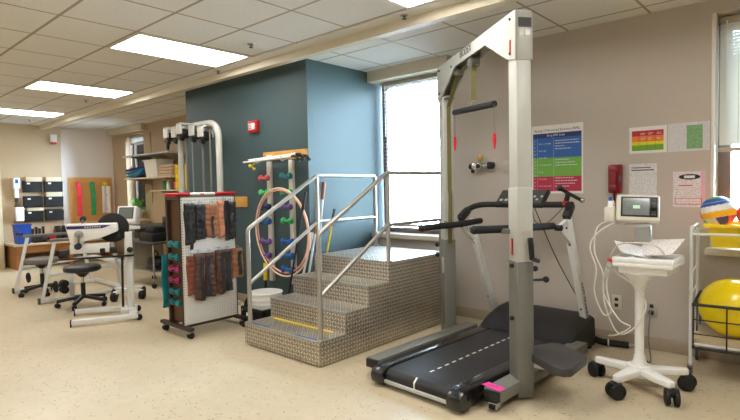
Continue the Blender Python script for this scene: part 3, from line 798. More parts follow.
tag(MB().obox((-.955, 3.60, .885), (.20, .15, .004), (R(24), R(14), R(40)), 0).build('paper_sheet', 'print_blue'), 'folded white sheet on the left of the monitor cart tray', 'paper', 'papers on the cart tray')
tag(MB().obox((-.815, 3.645, .905), (.25, .18, .005), (R(30), R(-6), R(-22)), 0).build('paper_sheet', 'print_red'), 'red printed sheet on the right of the monitor cart tray', 'paper', 'papers on the cart tray')
b = MB(); b.tube(smooth_path([(-1.05, 4.46, .31), (-1.045, 4.40, .28), (-1.03, 4.3, .12), (-.98, 4.15, .012), (-1.0, 4.0, .01), (-1.12, 3.85, .01)]), .006, 7)
tag(b.build('power_cord', 'grey_metal'), 'grey power cord hanging from the wall outlet behind the monitor cart', 'cord')

# ------------------------------------------------------------------ ball cart (runs out of frame to the right)
brz = R(4.7)
bc = thing('ball_cart', 'white tube cart with a yellow bin and black wire basket, at the right edge', 'ball cart', (-.695, 3.965, 0), brz)
W_, L_ = .95, .45
f = MB(); r = .0115
for x in (0, W_):
    f.tube([(x, 0, .09), (x, 0, 1.01), (x, L_, 1.01), (x, L_, .09)], r, 12, .05)
for z in (.235, .97):
    for y in (0, L_): f.cyl((0, y, z), (W_, y, z), r * .8, seg=10)
    for x in (0, W_): f.cyl((x, 0, z), (x, L_, z), r * .8, seg=10)
for z in (.42, .56, .70): f.cyl((0, 0, z), (0, L_, z + .02), .005, seg=8)
f.build('frame', 'white_metal', bc, True)
for x in (0, W_):
    for y in (0, L_):
        c = MB(); c.cyl((x, y, .07), (x, y, .11), .01, seg=10); c.box((x - .014, y - .03, .04), (x - .010, y + .02, .1)); c.box((x + .010, y - .03, .04), (x + .014, y + .02, .1))
        k = c.build('caster', 'steel', bc, True); MB().cyl((x - .01, y - .008, .038), (x + .01, y - .008, .038), .038, seg=20, bev=.005).build('caster_wheel', 'grey_dark', k, True)
MB().box((.01, .01, .24), (W_ - .01, L_ - .01, .27), .004).build('lower_shelf', 'beige_laminate', bc, True)
g = MB()
def rod(a, c, r=.0045): g.cyl(a, c, r, seg=8)
for y in (-.02, L_ + .02):
    for z, rr in ((.215, .008), (.31, .0045), (.405, .0045), (.505, .010)): rod((.016, y, z), (W_ - .016, y, z), rr)
    for i in range(6): rod((.016 + i * .1836, y, .215), (.016 + i * .1836, y, .505))
for x in (.016, W_ - .016):
    for z, rr in ((.215, .008), (.505, .010)): rod((x, -.02, z), (x, L_ + .02, z), rr)
    rod((x, .23, .215), (x, .23, .505))
g.build('wire_basket', 'black_plastic', bc, True)
b = MB()
def open_bin(mb, x0, y0, z0, x1, y1, z1, tap=.03, th=.006, rim=.018):
    o = [(x0 + tap, y0 + tap), (x1 - tap, y0 + tap), (x1 - tap, y1 - tap), (x0 + tap, y1 - tap)]; t = [(x0, y0), (x1, y0), (x1, y1), (x0, y1)]
    bm = bmesh.new()
    A = [bm.verts.new((*p, z0)) for p in o]; B = [bm.verts.new((*p, z1)) for p in t]
    C_ = [bm.verts.new((p[0] + (rim if p[0] == x1 else -rim), p[1] + (rim if p[1] == y1 else -rim), z1)) for p in t]
    D_ = [bm.verts.new((v.co.x, v.co.y, z1 - .02)) for v in C_]
    cx_, cy_ = (x0 + x1) / 2, (y0 + y1) / 2
    ins = lambda p: (p[0] + (th if p[0] < cx_ else -th), p[1] + (th if p[1] < cy_ else -th))
    E_ = [bm.verts.new((*ins(p), z1)) for p in t]; F_ = [bm.verts.new((*ins(p), z0 + th)) for p in o]
    bm.faces.new(A[::-1]); bm.faces.new(F_)
    for i in range(4):
        j = (i + 1) % 4
        bm.faces.new((A[i], A[j], B[j], B[i])); bm.faces.new((C_[i], C_[j], E_[j], E_[i])); bm.faces.new((D_[i], D_[j], C_[j], C_[i])); bm.faces.new((E_[i], E_[j], F_[j], F_[i])); bm.faces.new((B[i], B[j], D_[j], D_[i]))
    return mb._merge(bm)
open_bin(b, .085, .02, .885, W_ - .07, L_ - .02, 1.035); b.build('yellow_bin', 'yellow', bc, True)
# stability ball in the basket
b = MB(); b.sph((0, 0, 0), .205, (1, 1, .95), 40); 
tag(place(b.build('exercise_ball', 'yellow_ball'), (-.485, 4.19, .27 + .195)), 'large yellow exercise ball in the black wire basket', 'ball')
# volleyball
P('vb_blue', (40, 90, 170), .45); P('vb_white', (232, 232, 226), .45); P('vb_orange', (244, 176, 20), .45); P('vb_green', (100, 176, 70), .45); P('vb_red', (214, 70, 66), .45); P('vb_purple', (70, 50, 130), .45)
b = MB(); t = bmesh.new(); bmesh.ops.create_uvsphere(t, u_segments=120, v_segments=80, radius=.105)
me = bpy.data.meshes.new('volleyball'); idx = []
for f_ in t.faces:
    c = f_.calc_center_median().normalized()
    band = c.z + .12 * c.x
    if c.y > .5 or c.x < -.78: i = 4
    elif band > .86: i = 3
    elif band > .42: i = 0
    elif band > .05: i = 1
    elif band > -.36: i = 2
    else: i = (3, 1, 5, 4)[int((math.atan2(c.y, c.x) + math.pi) / (2 * math.pi) * 8) % 4]
    f_.material_index = i; f_.smooth = True
t.to_mesh(me); t.free()
for k in ('vb_blue', 'vb_white', 'vb_orange', 'vb_green', 'vb_red', 'vb_purple'): me.materials.append(M[k])
vb = bpy.data.objects.new('volleyball', me); COL.objects.link(vb); WM[vb.name] = Matrix.Identity(4)
s_ = MB()
for ax, off in (((.12, 0, 1), .065), ((.12, 0, 1), .035), ((.12, 0, 1), .002), ((.12, 0, 1), -.035)):
    n = V(ax).normalized(); rr = math.sqrt(.1055 ** 2 - off ** 2); s_.torus(n * off, rr, .0012, n, 48, 5)
s_.build('seam', 'off_white_plastic', vb, True)
place(vb, (-.575, 4.16, 1.035 + .075), (0, R(-20), R(-8))); tag(vb, 'multicoloured striped volleyball sitting on the yellow bin', 'ball')
b = MB(); b.sph((0, 0, 0), .085, seg=32); b.torus((0, 0, 0), .0852, .0012, (1, .2, .3), 40, 5)
tag(place(b.build('playground_ball', 'vb_red'), (-.40, 4.24, 1.035 + .055)), 'dull red ball in the yellow bin behind the volleyball', 'ball')
b = MB(); b.sph((0, 0, 0), .05, seg=20); tag(place(b.build('foam_ball', 'vb_purple'), (-.26, 4.10, .945)), 'small purple ball low inside the yellow bin', 'ball')

# ------------------------------------------------------------------ things on the back wall
pt = thing('wall_poster', 'colour banded exertion rating poster with blue, green and red rows', 'poster', (-1.8, D, 1.54))
px0, px1, pz0, pz1 = -2.03, -1.578, 1.235, 1.835
yf = D - .004
MB().box((px0, yf, pz0), (px1, D, pz1)).build('sheet', 'paper', pt)
def band(z0, z1, m): MB().box((px0 + .012, yf - .001, z0), (px1 - .012, yf, z1)).build('band', m, pt)
band(1.725, 1.765, 'poster_navy'); band(1.548, 1.725, 'poster_blue'); band(1.385, 1.548, 'poster_green'); band(1.255, 1.385, 'poster_red')
text('title', 'Rating of Perceived Exertion (RPE)', .03, wall_text_m((px0 + px1) / 2, yf - .001, 1.79), 'ink', pt, 'CENTER', .0003, .95)
text('heading', 'Borg RPE Scale', .026, wall_text_m(-1.81, yf - .002, 1.744), 'white_ink', pt, 'CENTER', .0003)
z = 1.705; step = (1.705 - 1.27) / 14
words = {7: 'Very, very light', 9: 'Very light', 11: 'Fairly light', 13: 'Somewhat hard', 15: 'Hard', 17: 'Very hard', 19: 'Very, very hard'}
for n in range(6, 21):
    zz = z - (n - 6) * step
    text('number', str(n), .018, wall_text_m(px0 + .03, yf - .002, zz), 'white_ink', pt, 'CENTER', .0002)
    if n in words: text('rating', words[n], .018, wall_text_m(px0 + .065, yf - .002, zz), 'white_ink', pt, 'LEFT', .0002)
for x in (px0 + .052, px0 + .2): MB().box((x, yf - .0016, 1.258), (x + .0012, yf - .0009, 1.722)).build('rule', 'white_ink', pt)
k = MB()
for zc, wl in ((1.695, .2), (1.672, .21), (1.648, .08), (1.625, .14), (1.53, .12), (1.505, .17), (1.482, .19), (1.37, .16), (1.346, .19), (1.322, .17), (1.298, .12)):
    x = px0 + .215; e = x + wl
    while x < e:
        w = random.uniform(.008, .024); k.box((x, yf - .0018, zc - .003), (min(x + w, e), yf - .0009, zc + .003)); x += w + .005
k.build('lettering', 'white_ink', pt)

def sheet(name, label, x0, x1, z0, z1, mat, cat='sign', group='paper notices on the beige wall', tilt=0):
    t = thing(name, label, cat, ((x0 + x1) / 2, D, (z0 + z1) / 2), 0, group)
    MB().box((x0, D - .003, z0), (x1, D, z1)).build('sheet', mat, t); return t
def wb(x0, z0, x1, z1, m, t, name, d=.0042): MB().box((x0, D - d, z0), (x1, D - .0028, z1)).build(name, m, t)
t = sheet('wall_chart', 'laminated chart with red, orange, yellow and green rows on the beige wall', -1.217, -.952, 1.545, 1.752, 'paper')
for a, c, m in ((1.68, 1.722, 'chart_red'), (1.635, 1.68, 'chart_orange'), (1.61, 1.635, 'chart_yellow'), (1.566, 1.61, 'chart_green')): wb(-1.197, a, -.973, c, m, t, 'row')
k = MB()
for x in (-1.147, -1.09, -1.03): k.box((x, D - .0046, 1.566), (x + .0015, D - .004, 1.722))
k.build('rule', 'ink', t)
k = MB()
for zz in (1.70, 1.69, 1.66, 1.65):
    for x in (-1.135, -1.08, -1.02): k.box((x, D - .0046, zz), (x + random.uniform(.02, .038), D - .004, zz + .003))
for i in range(4): k.box((-1.13 + i * .024, D - .0046, 1.732), (-1.113 + i * .024, D - .004, 1.738))
k.build('lettering', 'white_ink', t)
t = sheet('wall_chart', 'laminated table with a green panel beside the window casing', -.944, -.674, 1.545, 1.757, 'print_table')
wb(-.82, 1.56, -.718, 1.735, 'print_green', t, 'green_panel')
t = sheet('wall_notice', 'plain printed letter sheet beside the red phone', -1.217, -1.018, 1.193, 1.464, 'print_page')
wb(-1.20, 1.41, -1.04, 1.418, 'ink', t, 'heading'); wb(-1.20, 1.43, -1.06, 1.436, 'ink', t, 'heading')
t = sheet('wall_notice', 'pink edged notice with a black oval heading near the window', -.908, -.70, 1.125, 1.393, 'print_pink')
wb(-.726, 1.15, -.702, 1.39, 'paper_pink', t, 'pink_edge', .0038)
k = MB(); k.lathe([(0, 0), (.07, 0), (.07, .0015), (0, .0015)], (0, 0, 0), (0, -1, 0), 28)
bmesh.ops.scale(k.bm, vec=(1, 1, .3), verts=k.bm.verts); bmesh.ops.translate(k.bm, vec=(-.80, D - .0032, 1.352), verts=k.bm.verts); k.build('oval_heading', 'ink', t)
wb(-.835, 1.342, -.765, 1.362, 'paper', t, 'oval_label', .0055)
k = MB()
for a in ((-.895, 1.145, -.72, 1.149), (-.895, 1.19, -.72, 1.194), (-.895, 1.145, -.891, 1.194), (-.724, 1.145, -.72, 1.194)): k.box((a[0], D - .0045, a[1]), (a[2], D - .0028, a[3]))
k.build('red_box', 'ink_red', t)
wb(-.87, 1.285, -.78, 1.292, 'ink_red', t, 'heading')

# red wall phone
ph = thing('wall_phone', 'dark red wall telephone with its handset on the beige wall', 'phone', (-1.31, D, 1.35))
MB().box((-1.365, D - .05, 1.235), (-1.262, D, 1.465), .012, seg=3).build('body', 'phone_red', ph)
b = MB(); b.box((-1.35, D - .085, 1.40), (-1.285, D - .05, 1.455), .014, seg=3); b.box((-1.35, D - .085, 1.25), (-1.285, D - .05, 1.305), .014, seg=3); b.box((-1.34, D - .082, 1.27), (-1.295, D - .058, 1.44), .01, seg=3); b.build('handset', 'phone_red', ph)
b = MB()
for i in range(3):
    for j in range(4): b.box((-1.283 + i * .006, D - .053, 1.33 + j * .012), (-1.279 + i * .006, D - .049, 1.338 + j * .012))
b.build('keypad', 'grey_dark', ph)
b = MB(); b.tube([(-1.32 + .012 * math.cos(i * 1.2), D - .03 + .012 * math.sin(i * 1.2), 1.235 - i * .002) for i in range(40)], .003, 6); b.build('cord', 'phone_red', ph)

# medical gas outlet with flow regulator
rg = thing('oxygen_regulator', 'metal gas regulator with a brass fitting on a wall outlet plate', 'regulator', (-2.5, D, 1.5))
MB().box((-2.47, D - .012, 1.45), (-2.385, D, 1.56), .003).build('wall_plate', 'plate_steel', rg)
b = MB(); b.cyl((-2.425, D, 1.505), (-2.425, D - .07, 1.505), .035, seg=20, bev=.004); b.build('outlet_socket', 'black_plastic', rg)
b = MB(); b.cyl((-2.44, D - .06, 1.505), (-2.60, D - .06, 1.50), .022, seg=16, bev=.003); b.cyl((-2.57, D - .05, 1.50), (-2.57, D - .10, 1.50), .032, seg=18, bev=.003); b.cyl((-2.515, D - .05, 1.50), (-2.515, D - .11, 1.50), .028, seg=18, bev=.003); b.cyl((-2.53, D - .06, 1.5), (-2.53, D - .06, 1.57), .012, seg=12); b.build('regulator_body', 'chrome', rg)
b = MB(); b.cyl((-2.525, D - .06, 1.545), (-2.525, D - .06, 1.605), .022, seg=16, bev=.003); b.build('brass_fitting', 'brass', rg)
b = MB(); b.cyl((-2.60, D - .06, 1.50), (-2.64, D - .06, 1.50), .026, seg=8, bev=.003); b.sph((-2.60, D - .07, 1.455), .02); b.cyl((-2.515, D - .10, 1.50), (-2.515, D - .125, 1.50), .02, seg=12); b.build('valve_knob', 'black_plastic', rg)
def plate(name, label, x, z, w, h, slots=True, mat='white_plastic', m2='socket_dark', cat='outlet', group='outlet plates on the beige wall'):
    t = thing(name, label, cat, (x, D, z), 0, group)
    MB().box((x - w / 2, D - .007, z - h / 2), (x + w / 2, D, z + h / 2), .003).build('plate', mat, t)
    if slots:
        b = MB()
        for dz in (-.024, .024):
            b.box((x - .014, D - .009, z + dz - .014), (x + .014, D - .006, z + dz + .014), .002)
        b.build('socket', m2, t)
    return t
plate('wall_outlet', 'ivory outlet plate low on the wall, left of the cart pole', -1.31, .34, .075, .12, True, 'off_white_plastic')
o2 = plate('wall_outlet', 'steel outlet plate low on the wall, behind the cart pole', -1.05, .32, .08, .125, True, 'plate_steel')
MB().box((-1.066, D - .035, .28), (-1.034, D - .008, .312), .005).build('plug', 'black_plastic', o2)
plate('wall_plate', 'blank steel plate beside the gas regulator', -2.265, 1.485, .09, .115, True, 'plate_steel', 'plate_steel', 'wall plate')

# black hose-like bar on the floor
b = MB(); b.tube(smooth_path([(-1.50, 4.33, .10), (-1.46, 4.33, .06), (-1.40, 4.335, .035), (-1.30, 4.36, .028), (-1.19, 4.385, .028)]), .026, 12)
hs = b.build('exercise_hose', 'black_rubber'); tag(hs, 'black padded bar with a white band lying on the floor beside the baseboard', 'bar')
d = V((.11, .025, 0)).normalized()
b = MB(); b.cyl(V((-1.34, 4.349, .03)), V((-1.33, 4.352, .03)), .028, seg=14); b.build('band', 'white_paint', hs)
b = MB(); b.cyl(V((-1.19, 4.385, .028)), V((-1.15, 4.394, .028)), .012, seg=12); b.build('tip', 'steel', hs)

# ------------------------------------------------------------------ pillar: fire alarm, boards, dumbbell rack, hoops, canes
YP = 3.5
fa = thing('fire_alarm', 'red fire alarm strobe high on the blue pillar', 'fire alarm', (-4.82, YP, 2.02))
MB().box((-4.905, YP - .045, 1.955), (-4.74, YP, 2.085), .006).build('housing', 'red', fa)
MB().box((-4.81, YP - .065, 1.985), (-4.765, YP - .04, 2.055), .006).build('strobe', 'white_plastic', fa)
b = MB()
for i in range(4): b.box((-4.89, YP - .048, 1.985 + i * .02), (-4.83, YP - .044, 1.993 + i * .02))
b.build('grille', 'white_paint', fa)
tag(MB().box((-5.38, YP - .02, 1.12), (-5.0, YP, 1.24), .004).build('wall_block', 'wood_tan'), 'short tan wooden block on the pillar behind the cuff weight rack', 'board')
dr = thing('dumbbell_rack', 'white upright wall rack for dumbbells below a tan wooden board', 'dumbbell rack', (-4.38, YP, .35))
MB().box((-4.67, YP - .02, 1.63), (-3.955, YP, 1.722), .003).build('mounting_board', 'wood_tan', dr)
zl = [1.442, 1.285, 1.132, .975, .758, .61]; zr = [1.452, 1.29, 1.135, .99, .775, .63, .485]
ux_l, ux_r = -4.565, -4.195
for x, zz in ((ux_l, zl), (ux_r, zr)):
    b = MB(); b.box((x - .032, YP - .035, .32), (x + .032, YP, 1.62), .004)
    u = b.build('upright', 'off_white_plastic', dr)
    b = MB()
    for z in zz:
        b.cyl((x - .018, YP - .03, z - .022), (x - .018, YP - .125, z - .015), .005, seg=8); b.cyl((x + .018, YP - .03, z - .022), (x + .018, YP - .125, z - .015), .005, seg=8)
    b.build('peg', 'steel', u)
for x in (-4.56, -4.14):
    b = MB(); b.tube([(x, YP - .02, 1.66), (x, YP - .19, 1.60), (x, YP - .20, 1.64)], .008, 8, .02); b.box((x - .05, YP - .026, 1.65), (x + .05, YP - .018, 1.69), .003); b.build('hook', 'white_metal', dr)

DBP = {}
def make_db(color):
    t = thing('dumbbell', '', 'dumbbell', (0, 0, 0))
    pr = [(0, -.085), (.018, -.084), (.032, -.076), (.037, -.062), (.034, -.048), (.022, -.038), (.0135, -.032)]
    MB().lathe(pr + [(0, -.032)], (0, 0, 0), (1, 0, 0), 20).build('head', color, t, True)
    MB().lathe([(0, .032)] + [(r, -z) for r, z in pr[::-1]], (0, 0, 0), (1, 0, 0), 20).build('head', color, t, True)
    MB().cyl((-.034, 0, 0), (.034, 0, 0), .013, seg=14).build('grip', color, t, True)
    return t
def dumbbell(color, loc, label, group, s=1.0, rot=(0, 0, 0)):
    if color not in DBP: o = DBP[color] = make_db(color)
    else: o = copy_tree(DBP[color])
    place(o, loc, rot, label, 'dumbbell', group); o.scale = (s, s, s)
GD = 'vinyl dumbbells on the pillar rack'
names = {'coral': 'coral pink', 'mint': 'green', 'navy': 'navy', 'blue': 'blue', 'purple': 'purple', 'teal': 'teal'}
left = [('coral', 'coral pink dumbbell topmost in the left column of the pillar rack', .9), ('mint', 'green dumbbell second from the top in the left rack column', .95), ('navy', 'navy dumbbell in the left column of the pillar rack', 1.0),
        ('blue', 'blue dumbbell in the left column, below the navy one', 1.0), ('purple', 'purple dumbbell in the left column, just below the blue one', .95), ('purple', 'lowest purple dumbbell in the left column of the pillar rack', .95)]
right = [('teal', 'teal dumbbell topmost in the right column of the pillar rack', .95), ('mint', 'green dumbbell second from the top in the right rack column', .95), ('purple', 'purple dumbbell in the right column of the pillar rack', .9),
         ('mint', 'green dumbbell in the right column, below the purple one', .95), ('blue', 'blue dumbbell in the right column, just below the lower green one', 1.05), ('blue', 'blue dumbbell second from the bottom of the right rack column', 1.05), ('blue', 'blue dumbbell lowest in the right column of the pillar rack', 1.1)]
for (c, lab, s), z in zip(left, zl): dumbbell(c, (ux_l, YP - .095, z), lab, GD, s)
for (c, lab, s), z in zip(right, zr): dumbbell(c, (ux_r, YP - .095, z), lab, GD, s)

for (x, y, z, rr, m, lab) in ((-4.25, 3.375, .88, .43, 'hoop_pink', 'pink hula hoop hanging on the dumbbell rack, inner of the two'), (-4.22, 3.345, .875, .455, 'hoop_peach', 'pale peach hula hoop hanging on the dumbbell rack, outer of the two')):
    tag(MB().torus((x, y, z), rr, .0085, (.04, 1, .05), 72, 10).build('hula_hoop', m), lab, 'hoop', 'hula hoops on the rack')
# canes resting on the two hooks
cane0 = None
for i, (dy, dz, x0, x1, lab) in enumerate(((0, 0, -4.80, -3.98, 'front most white cane on the hooks under the wooden board'), (.028, .003, -4.76, -3.94, 'second white cane from the front on the wooden board hooks'),
        (.056, .006, -4.78, -3.90, 'third white cane from the front on the wooden board hooks'), (.014, .022, -4.72, -3.93, 'white cane lying on top of the front canes on the hooks'), (.084, .008, -4.74, -3.92, 'white cane nearest the wooden board on its hooks'))):
    y, z = YP - .185 + dy, 1.628 + dz
    t = thing('walking_cane', lab, 'cane', ((x0 + x1) / 2, y, z), 0, 'white canes on the board hooks')
    MB().cyl((x0, y, z - .012), (x1, y, z + .012), .010, seg=12).build('shaft', 'white_plastic', t)
    b = MB(); b.tube([(x1 - .005, y, z + .012), (x1 + .06, y, z + .01), (x1 + .11, y, z - .035)], .012, 10, .03); b.build('handle', 'black_rubber', t)
    MB().cyl((x0 - .02, y, z - .013), (x0, y, z - .012), .013, seg=12).build('tip', 'grey_dark', t)
b = MB(); b.tube([(-4.66, YP - .17, 1.575), (-4.655, YP - .17, 1.545), (-4.63, YP - .17, 1.53), (-4.61, YP - .17, 1.55)], .006, 8, .01); b.sph((-4.70, YP - .17, 1.575), .02); b.cyl((-4.70, YP - .17, 1.575), (-4.61, YP - .17, 1.60), .005, seg=8)
tag(b.build('clip_strap', 'yellow'), 'small yellow clip hanging from the left hook under the canes', 'clip')

# canes and sticks leaning in the gap between the stairs and the pillar
def stick(name, label, p0, p1, mat, r=.011, tip=None, grip=None, cat='cane'):
    t = thing(name, label, cat, p0, 0, 'sticks leaning between the stairs and the pillar')
    p0, p1 = V(p0), V(p1); d = (p1 - p0).normalized()
    MB().cyl(p0 + d * .03, p1, r, seg=12).build('shaft', mat, t)
    MB().cyl(p0, p0 + d * .05, r * 1.5, seg=12).build('tip', tip or 'black_rubber', t)
    if grip: MB().cyl(p1 - d * .16, p1 + d * .02, r * 1.45, seg=12, bev=.003).build('grip', grip, t)
stick('walking_stick', 'black walking stick leaning in front of the hula hoops', (-3.98, 3.16, .01), (-3.80, 3.315, 1.27), 'black_plastic', .010, None, 'black_rubber')
stick('crutch', 'tall pale stick with a brown top leaning on the pale blue pillar side', (-3.86, 3.42, .01), (-3.925, 3.68, 1.36), 'white_metal', .014, None, 'wood_cane')
stick('walking_stick', 'black stick with a yellow middle leaning on the pale blue pillar side', (-3.80, 3.40, .01), (-3.88, 3.78, 1.08), 'yellow', .010, None, 'black_rubber')
stick('walking_stick', 'shorter white stick leaning beside the tall pale one', (-3.88, 3.30, .01), (-3.86, 3.52, 1.02), 'white_metal', .012, None, 'wood_cane')
stick('walking_stick', 'low white stick leaning close to the pillar corner', (-3.92, 3.22, .01), (-3.88, 3.46, .86), 'white_metal', .012, None, 'white_metal')
stick('reacher', 'black reacher with a yellow head standing by the left handrail', (-4.46, 3.30, .0), (-4.47, 3.32, .52), 'black_plastic', .014, None, 'yellow', 'reacher')

# crate with nested buckets
cr_ = thing('milk_crate', 'black open lattice crate on the floor left of the stairs', 'crate', (-4.08, 3.03, 0))
b = MB(); x0, x1, y0, y1, h_ = -4.25, -3.92, 2.86, 3.2, .2
b.box((x0, y0, 0), (x1, y1, .012))
for z in (.0, .085, .175):
    for a, c in (((x0, y0), (x1, y0)), ((x1, y0), (x1, y1)), ((x1, y1), (x0, y1)), ((x0, y1), (x0, y0))):
        b.beam((*a, z + .0125), (*c, z + .0125), .012, .025)
for a, c in (((x0, y0), (x1, y0)), ((x1, y0), (x1, y1)), ((x1, y1), (x0, y1)), ((x0, y1), (x0, y0))):
    for i in range(9):
        p = V((*a, 0)).lerp(V((*c, 0)), i / 8); q = V((*a, 0)).lerp(V((*c, 0)), min(1, (i + 1) / 8))
        b.beam(p + V((0, 0, .02)), q + V((0, 0, .18)), .006, .006); b.beam(q + V((0, 0, .02)), p + V((0, 0, .18)), .006, .006)
b.box((x0 + .008, y0 + .008, .01), (x1 - .008, y0 + .012, .19)); b.box((x1 - .012, y0 + .008, .01), (x1 - .008, y1 - .008, .19)); b.box((x0 + .008, y0 + .008, .01), (x0 + .012, y1 - .008, .19))
b.build('basket', 'black_plastic', cr_)
b = MB(); b.box((-4.16, y0 - .009, .12), (-4.08, y0 - .005, .15)); b.build('label_plate', 'white_plastic', cr_)
for i, (z, lab) in enumerate(((.014, 'lower white bucket nested in the black crate'), (.07, 'upper white bucket nested inside the lower one in the crate'))):
    t = thing('bucket', lab, 'bucket', (-4.085, 3.03, z), 0, 'white nested buckets')
    MB().lathe([(0, 0), (.125, 0), (.15, .2), (.153, .25), (.163, .25), (.163, .262), (.147, .262), (.144, .2), (.12, .008), (0, .008)], (-4.085, 3.03, z), seg=36).build('pail', 'white_plastic', t)
    MB().torus((-4.085, 3.03, z + .215), .155, .005, (0, 0, 1), 36, 6).build('rim_ring', 'white_plastic', t)
# black weight plates behind the rack
for i, (x, y, lab) in enumerate(((-4.50, 3.20, 'black round weight standing on the floor right of the weight rack'), (-4.42, 3.30, 'second black round weight on the floor behind the first by the pillar'))):
    t = thing('weight_plate', lab, 'weight', (x, y, 0), 0, 'black weights on the floor')
    ax = V((.75, -.66, 0))
    c = V((x, y, .115)); b = MB(); b.cyl(c - ax * .02, c + ax * .02, .115, seg=32, bev=.008); b.torus(c + ax * .02, .09, .012, ax, 32, 8); b.build('disc', 'black_rubber', t)
    b = MB(); b.cyl(c - ax * .03, c + ax * .034, .025, seg=18); b.build('hub', 'steel', t)

# ------------------------------------------------------------------ mobile weight rack
wr = thing('weight_rack', 'rolling rack with white pegboard hung with cuff weights beside the stairs', 'weight rack', (-4.52, 2.6, 0))
pxx = -4.39
b = MB()
for x in (pxx - .012, -4.645):
    for y in (2.35, 2.90): b.box((x - .015, y - .015, .09), (x + .015, y + .015, 1.27), .002)
for y in (2.33, 2.88): b.box((-4.78, y - .025, .065), (-4.235, y + .025, .095), .003)
for x in (-4.645, pxx - .012): b.box((x - .015, 2.33, .065), (x + .015, 2.9, .095), .003); b.box((x - .015, 2.34, 1.24), (x + .015, 2.91, 1.27), .003)
for y in (2.35, 2.90): b.box((-4.645, y - .015, 1.24), (pxx, y + .015, 1.27), .003)
b.build('frame', 'brown_dark', wr)
MB().box((pxx + .004, 2.342, .095), (pxx + .014, 2.895, 1.26)).build('pegboard', 'pegboard_white', wr)
MB().box((-4.63, 2.372, .1), (pxx - .028, 2.38, 1.24)).build('end_pegboard', 'pegboard_brown', wr)
MB().box((-4.662, 2.342, .095), (-4.652, 2.895, 1.26)).build('pegboard', 'pegboard_brown', wr)
for x, y in ((-4.72, 2.33), (-4.26, 2.33), (-4.72, 2.88), (-4.26, 2.88)):
    c = MB(); c.cyl((x, y, .045), (x, y, .068), .012, seg=10); c.box((x - .02, y - .025, .045), (x + .02, y + .025, .06), .004); k = c.build('caster', 'steel', wr)
    c = MB(); c.cyl((x - .024, y, .028), (x - .006, y, .028), .028, seg=18, bev=.004); c.cyl((x + .006, y, .028), (x + .024, y, .028), .028, seg=18, bev=.004); c.build('caster_wheel', 'black_rubber', k)
zsd = [.83, .715, .605, .50, .395, .295]
b = MB()
for z in zsd:
    for dx in (-.018, .018): b.cyl((-4.52 + dx, 2.372, z - .024), (-4.52 + dx, 2.30, z - .018), .005, seg=8)
b.build('peg', 'steel', wr)
for z, c, lab in zip(zsd, ('teal', 'teal', 'magenta', 'magenta', 'teal', 'teal'), ('teal dumbbell highest on the end of the rolling weight rack', 'teal dumbbell second from the top on the rack end', 'magenta dumbbell just below the teal pair on the rack end', 'lower magenta dumbbell on the rack end', 'teal dumbbell right under the magenta pair on the rack end', 'teal dumbbell lowest on the rack end near the floor')):
    dumbbell(c, (-4.515, 2.335, z), lab, 'dumbbells on the rack end', .92)
# weighted bar on top
wbar = thing('weighted_bar', 'red bar with a white middle lying on top of the weight rack', 'bar', (-4.47, 2.6, 1.27))
for a, c, m in ((2.225, 2.46, 'red'), (2.46, 2.72, 'white_paint'), (2.72, 2.95, 'red')): MB().cyl((-4.435, a, 1.287), (-4.435, c, 1.287), .017, seg=16, bev=.003).build('sleeve', m, wbar)
MB().box((-4.4195, 2.56, 1.281), (-4.4165, 2.6, 1.293)).build('sticker', 'red_bright', wbar)
# teal mat hanging at the back of the rack
b = MB(); b.grid(lambda u, v: (-4.705 + .012 * math.sin(v * 9), 2.30 + u * .2, .22 + v * .50), 6, 20); b.grid(lambda u, v: (-4.69 + .012 * math.sin(v * 9), 2.30 + u * .2, .22 + v * .50), 6, 20)
for u in (0, 1): b.grid(lambda a, v: (-4.705 + .015 * a + .012 * math.sin(v * 9), 2.30 + u * .2, .22 + v * .50), 1, 20)
tag(b.build('foam_mat', 'teal_mat'), 'narrow teal foam mat hanging on the left side of the weight rack', 'mat')

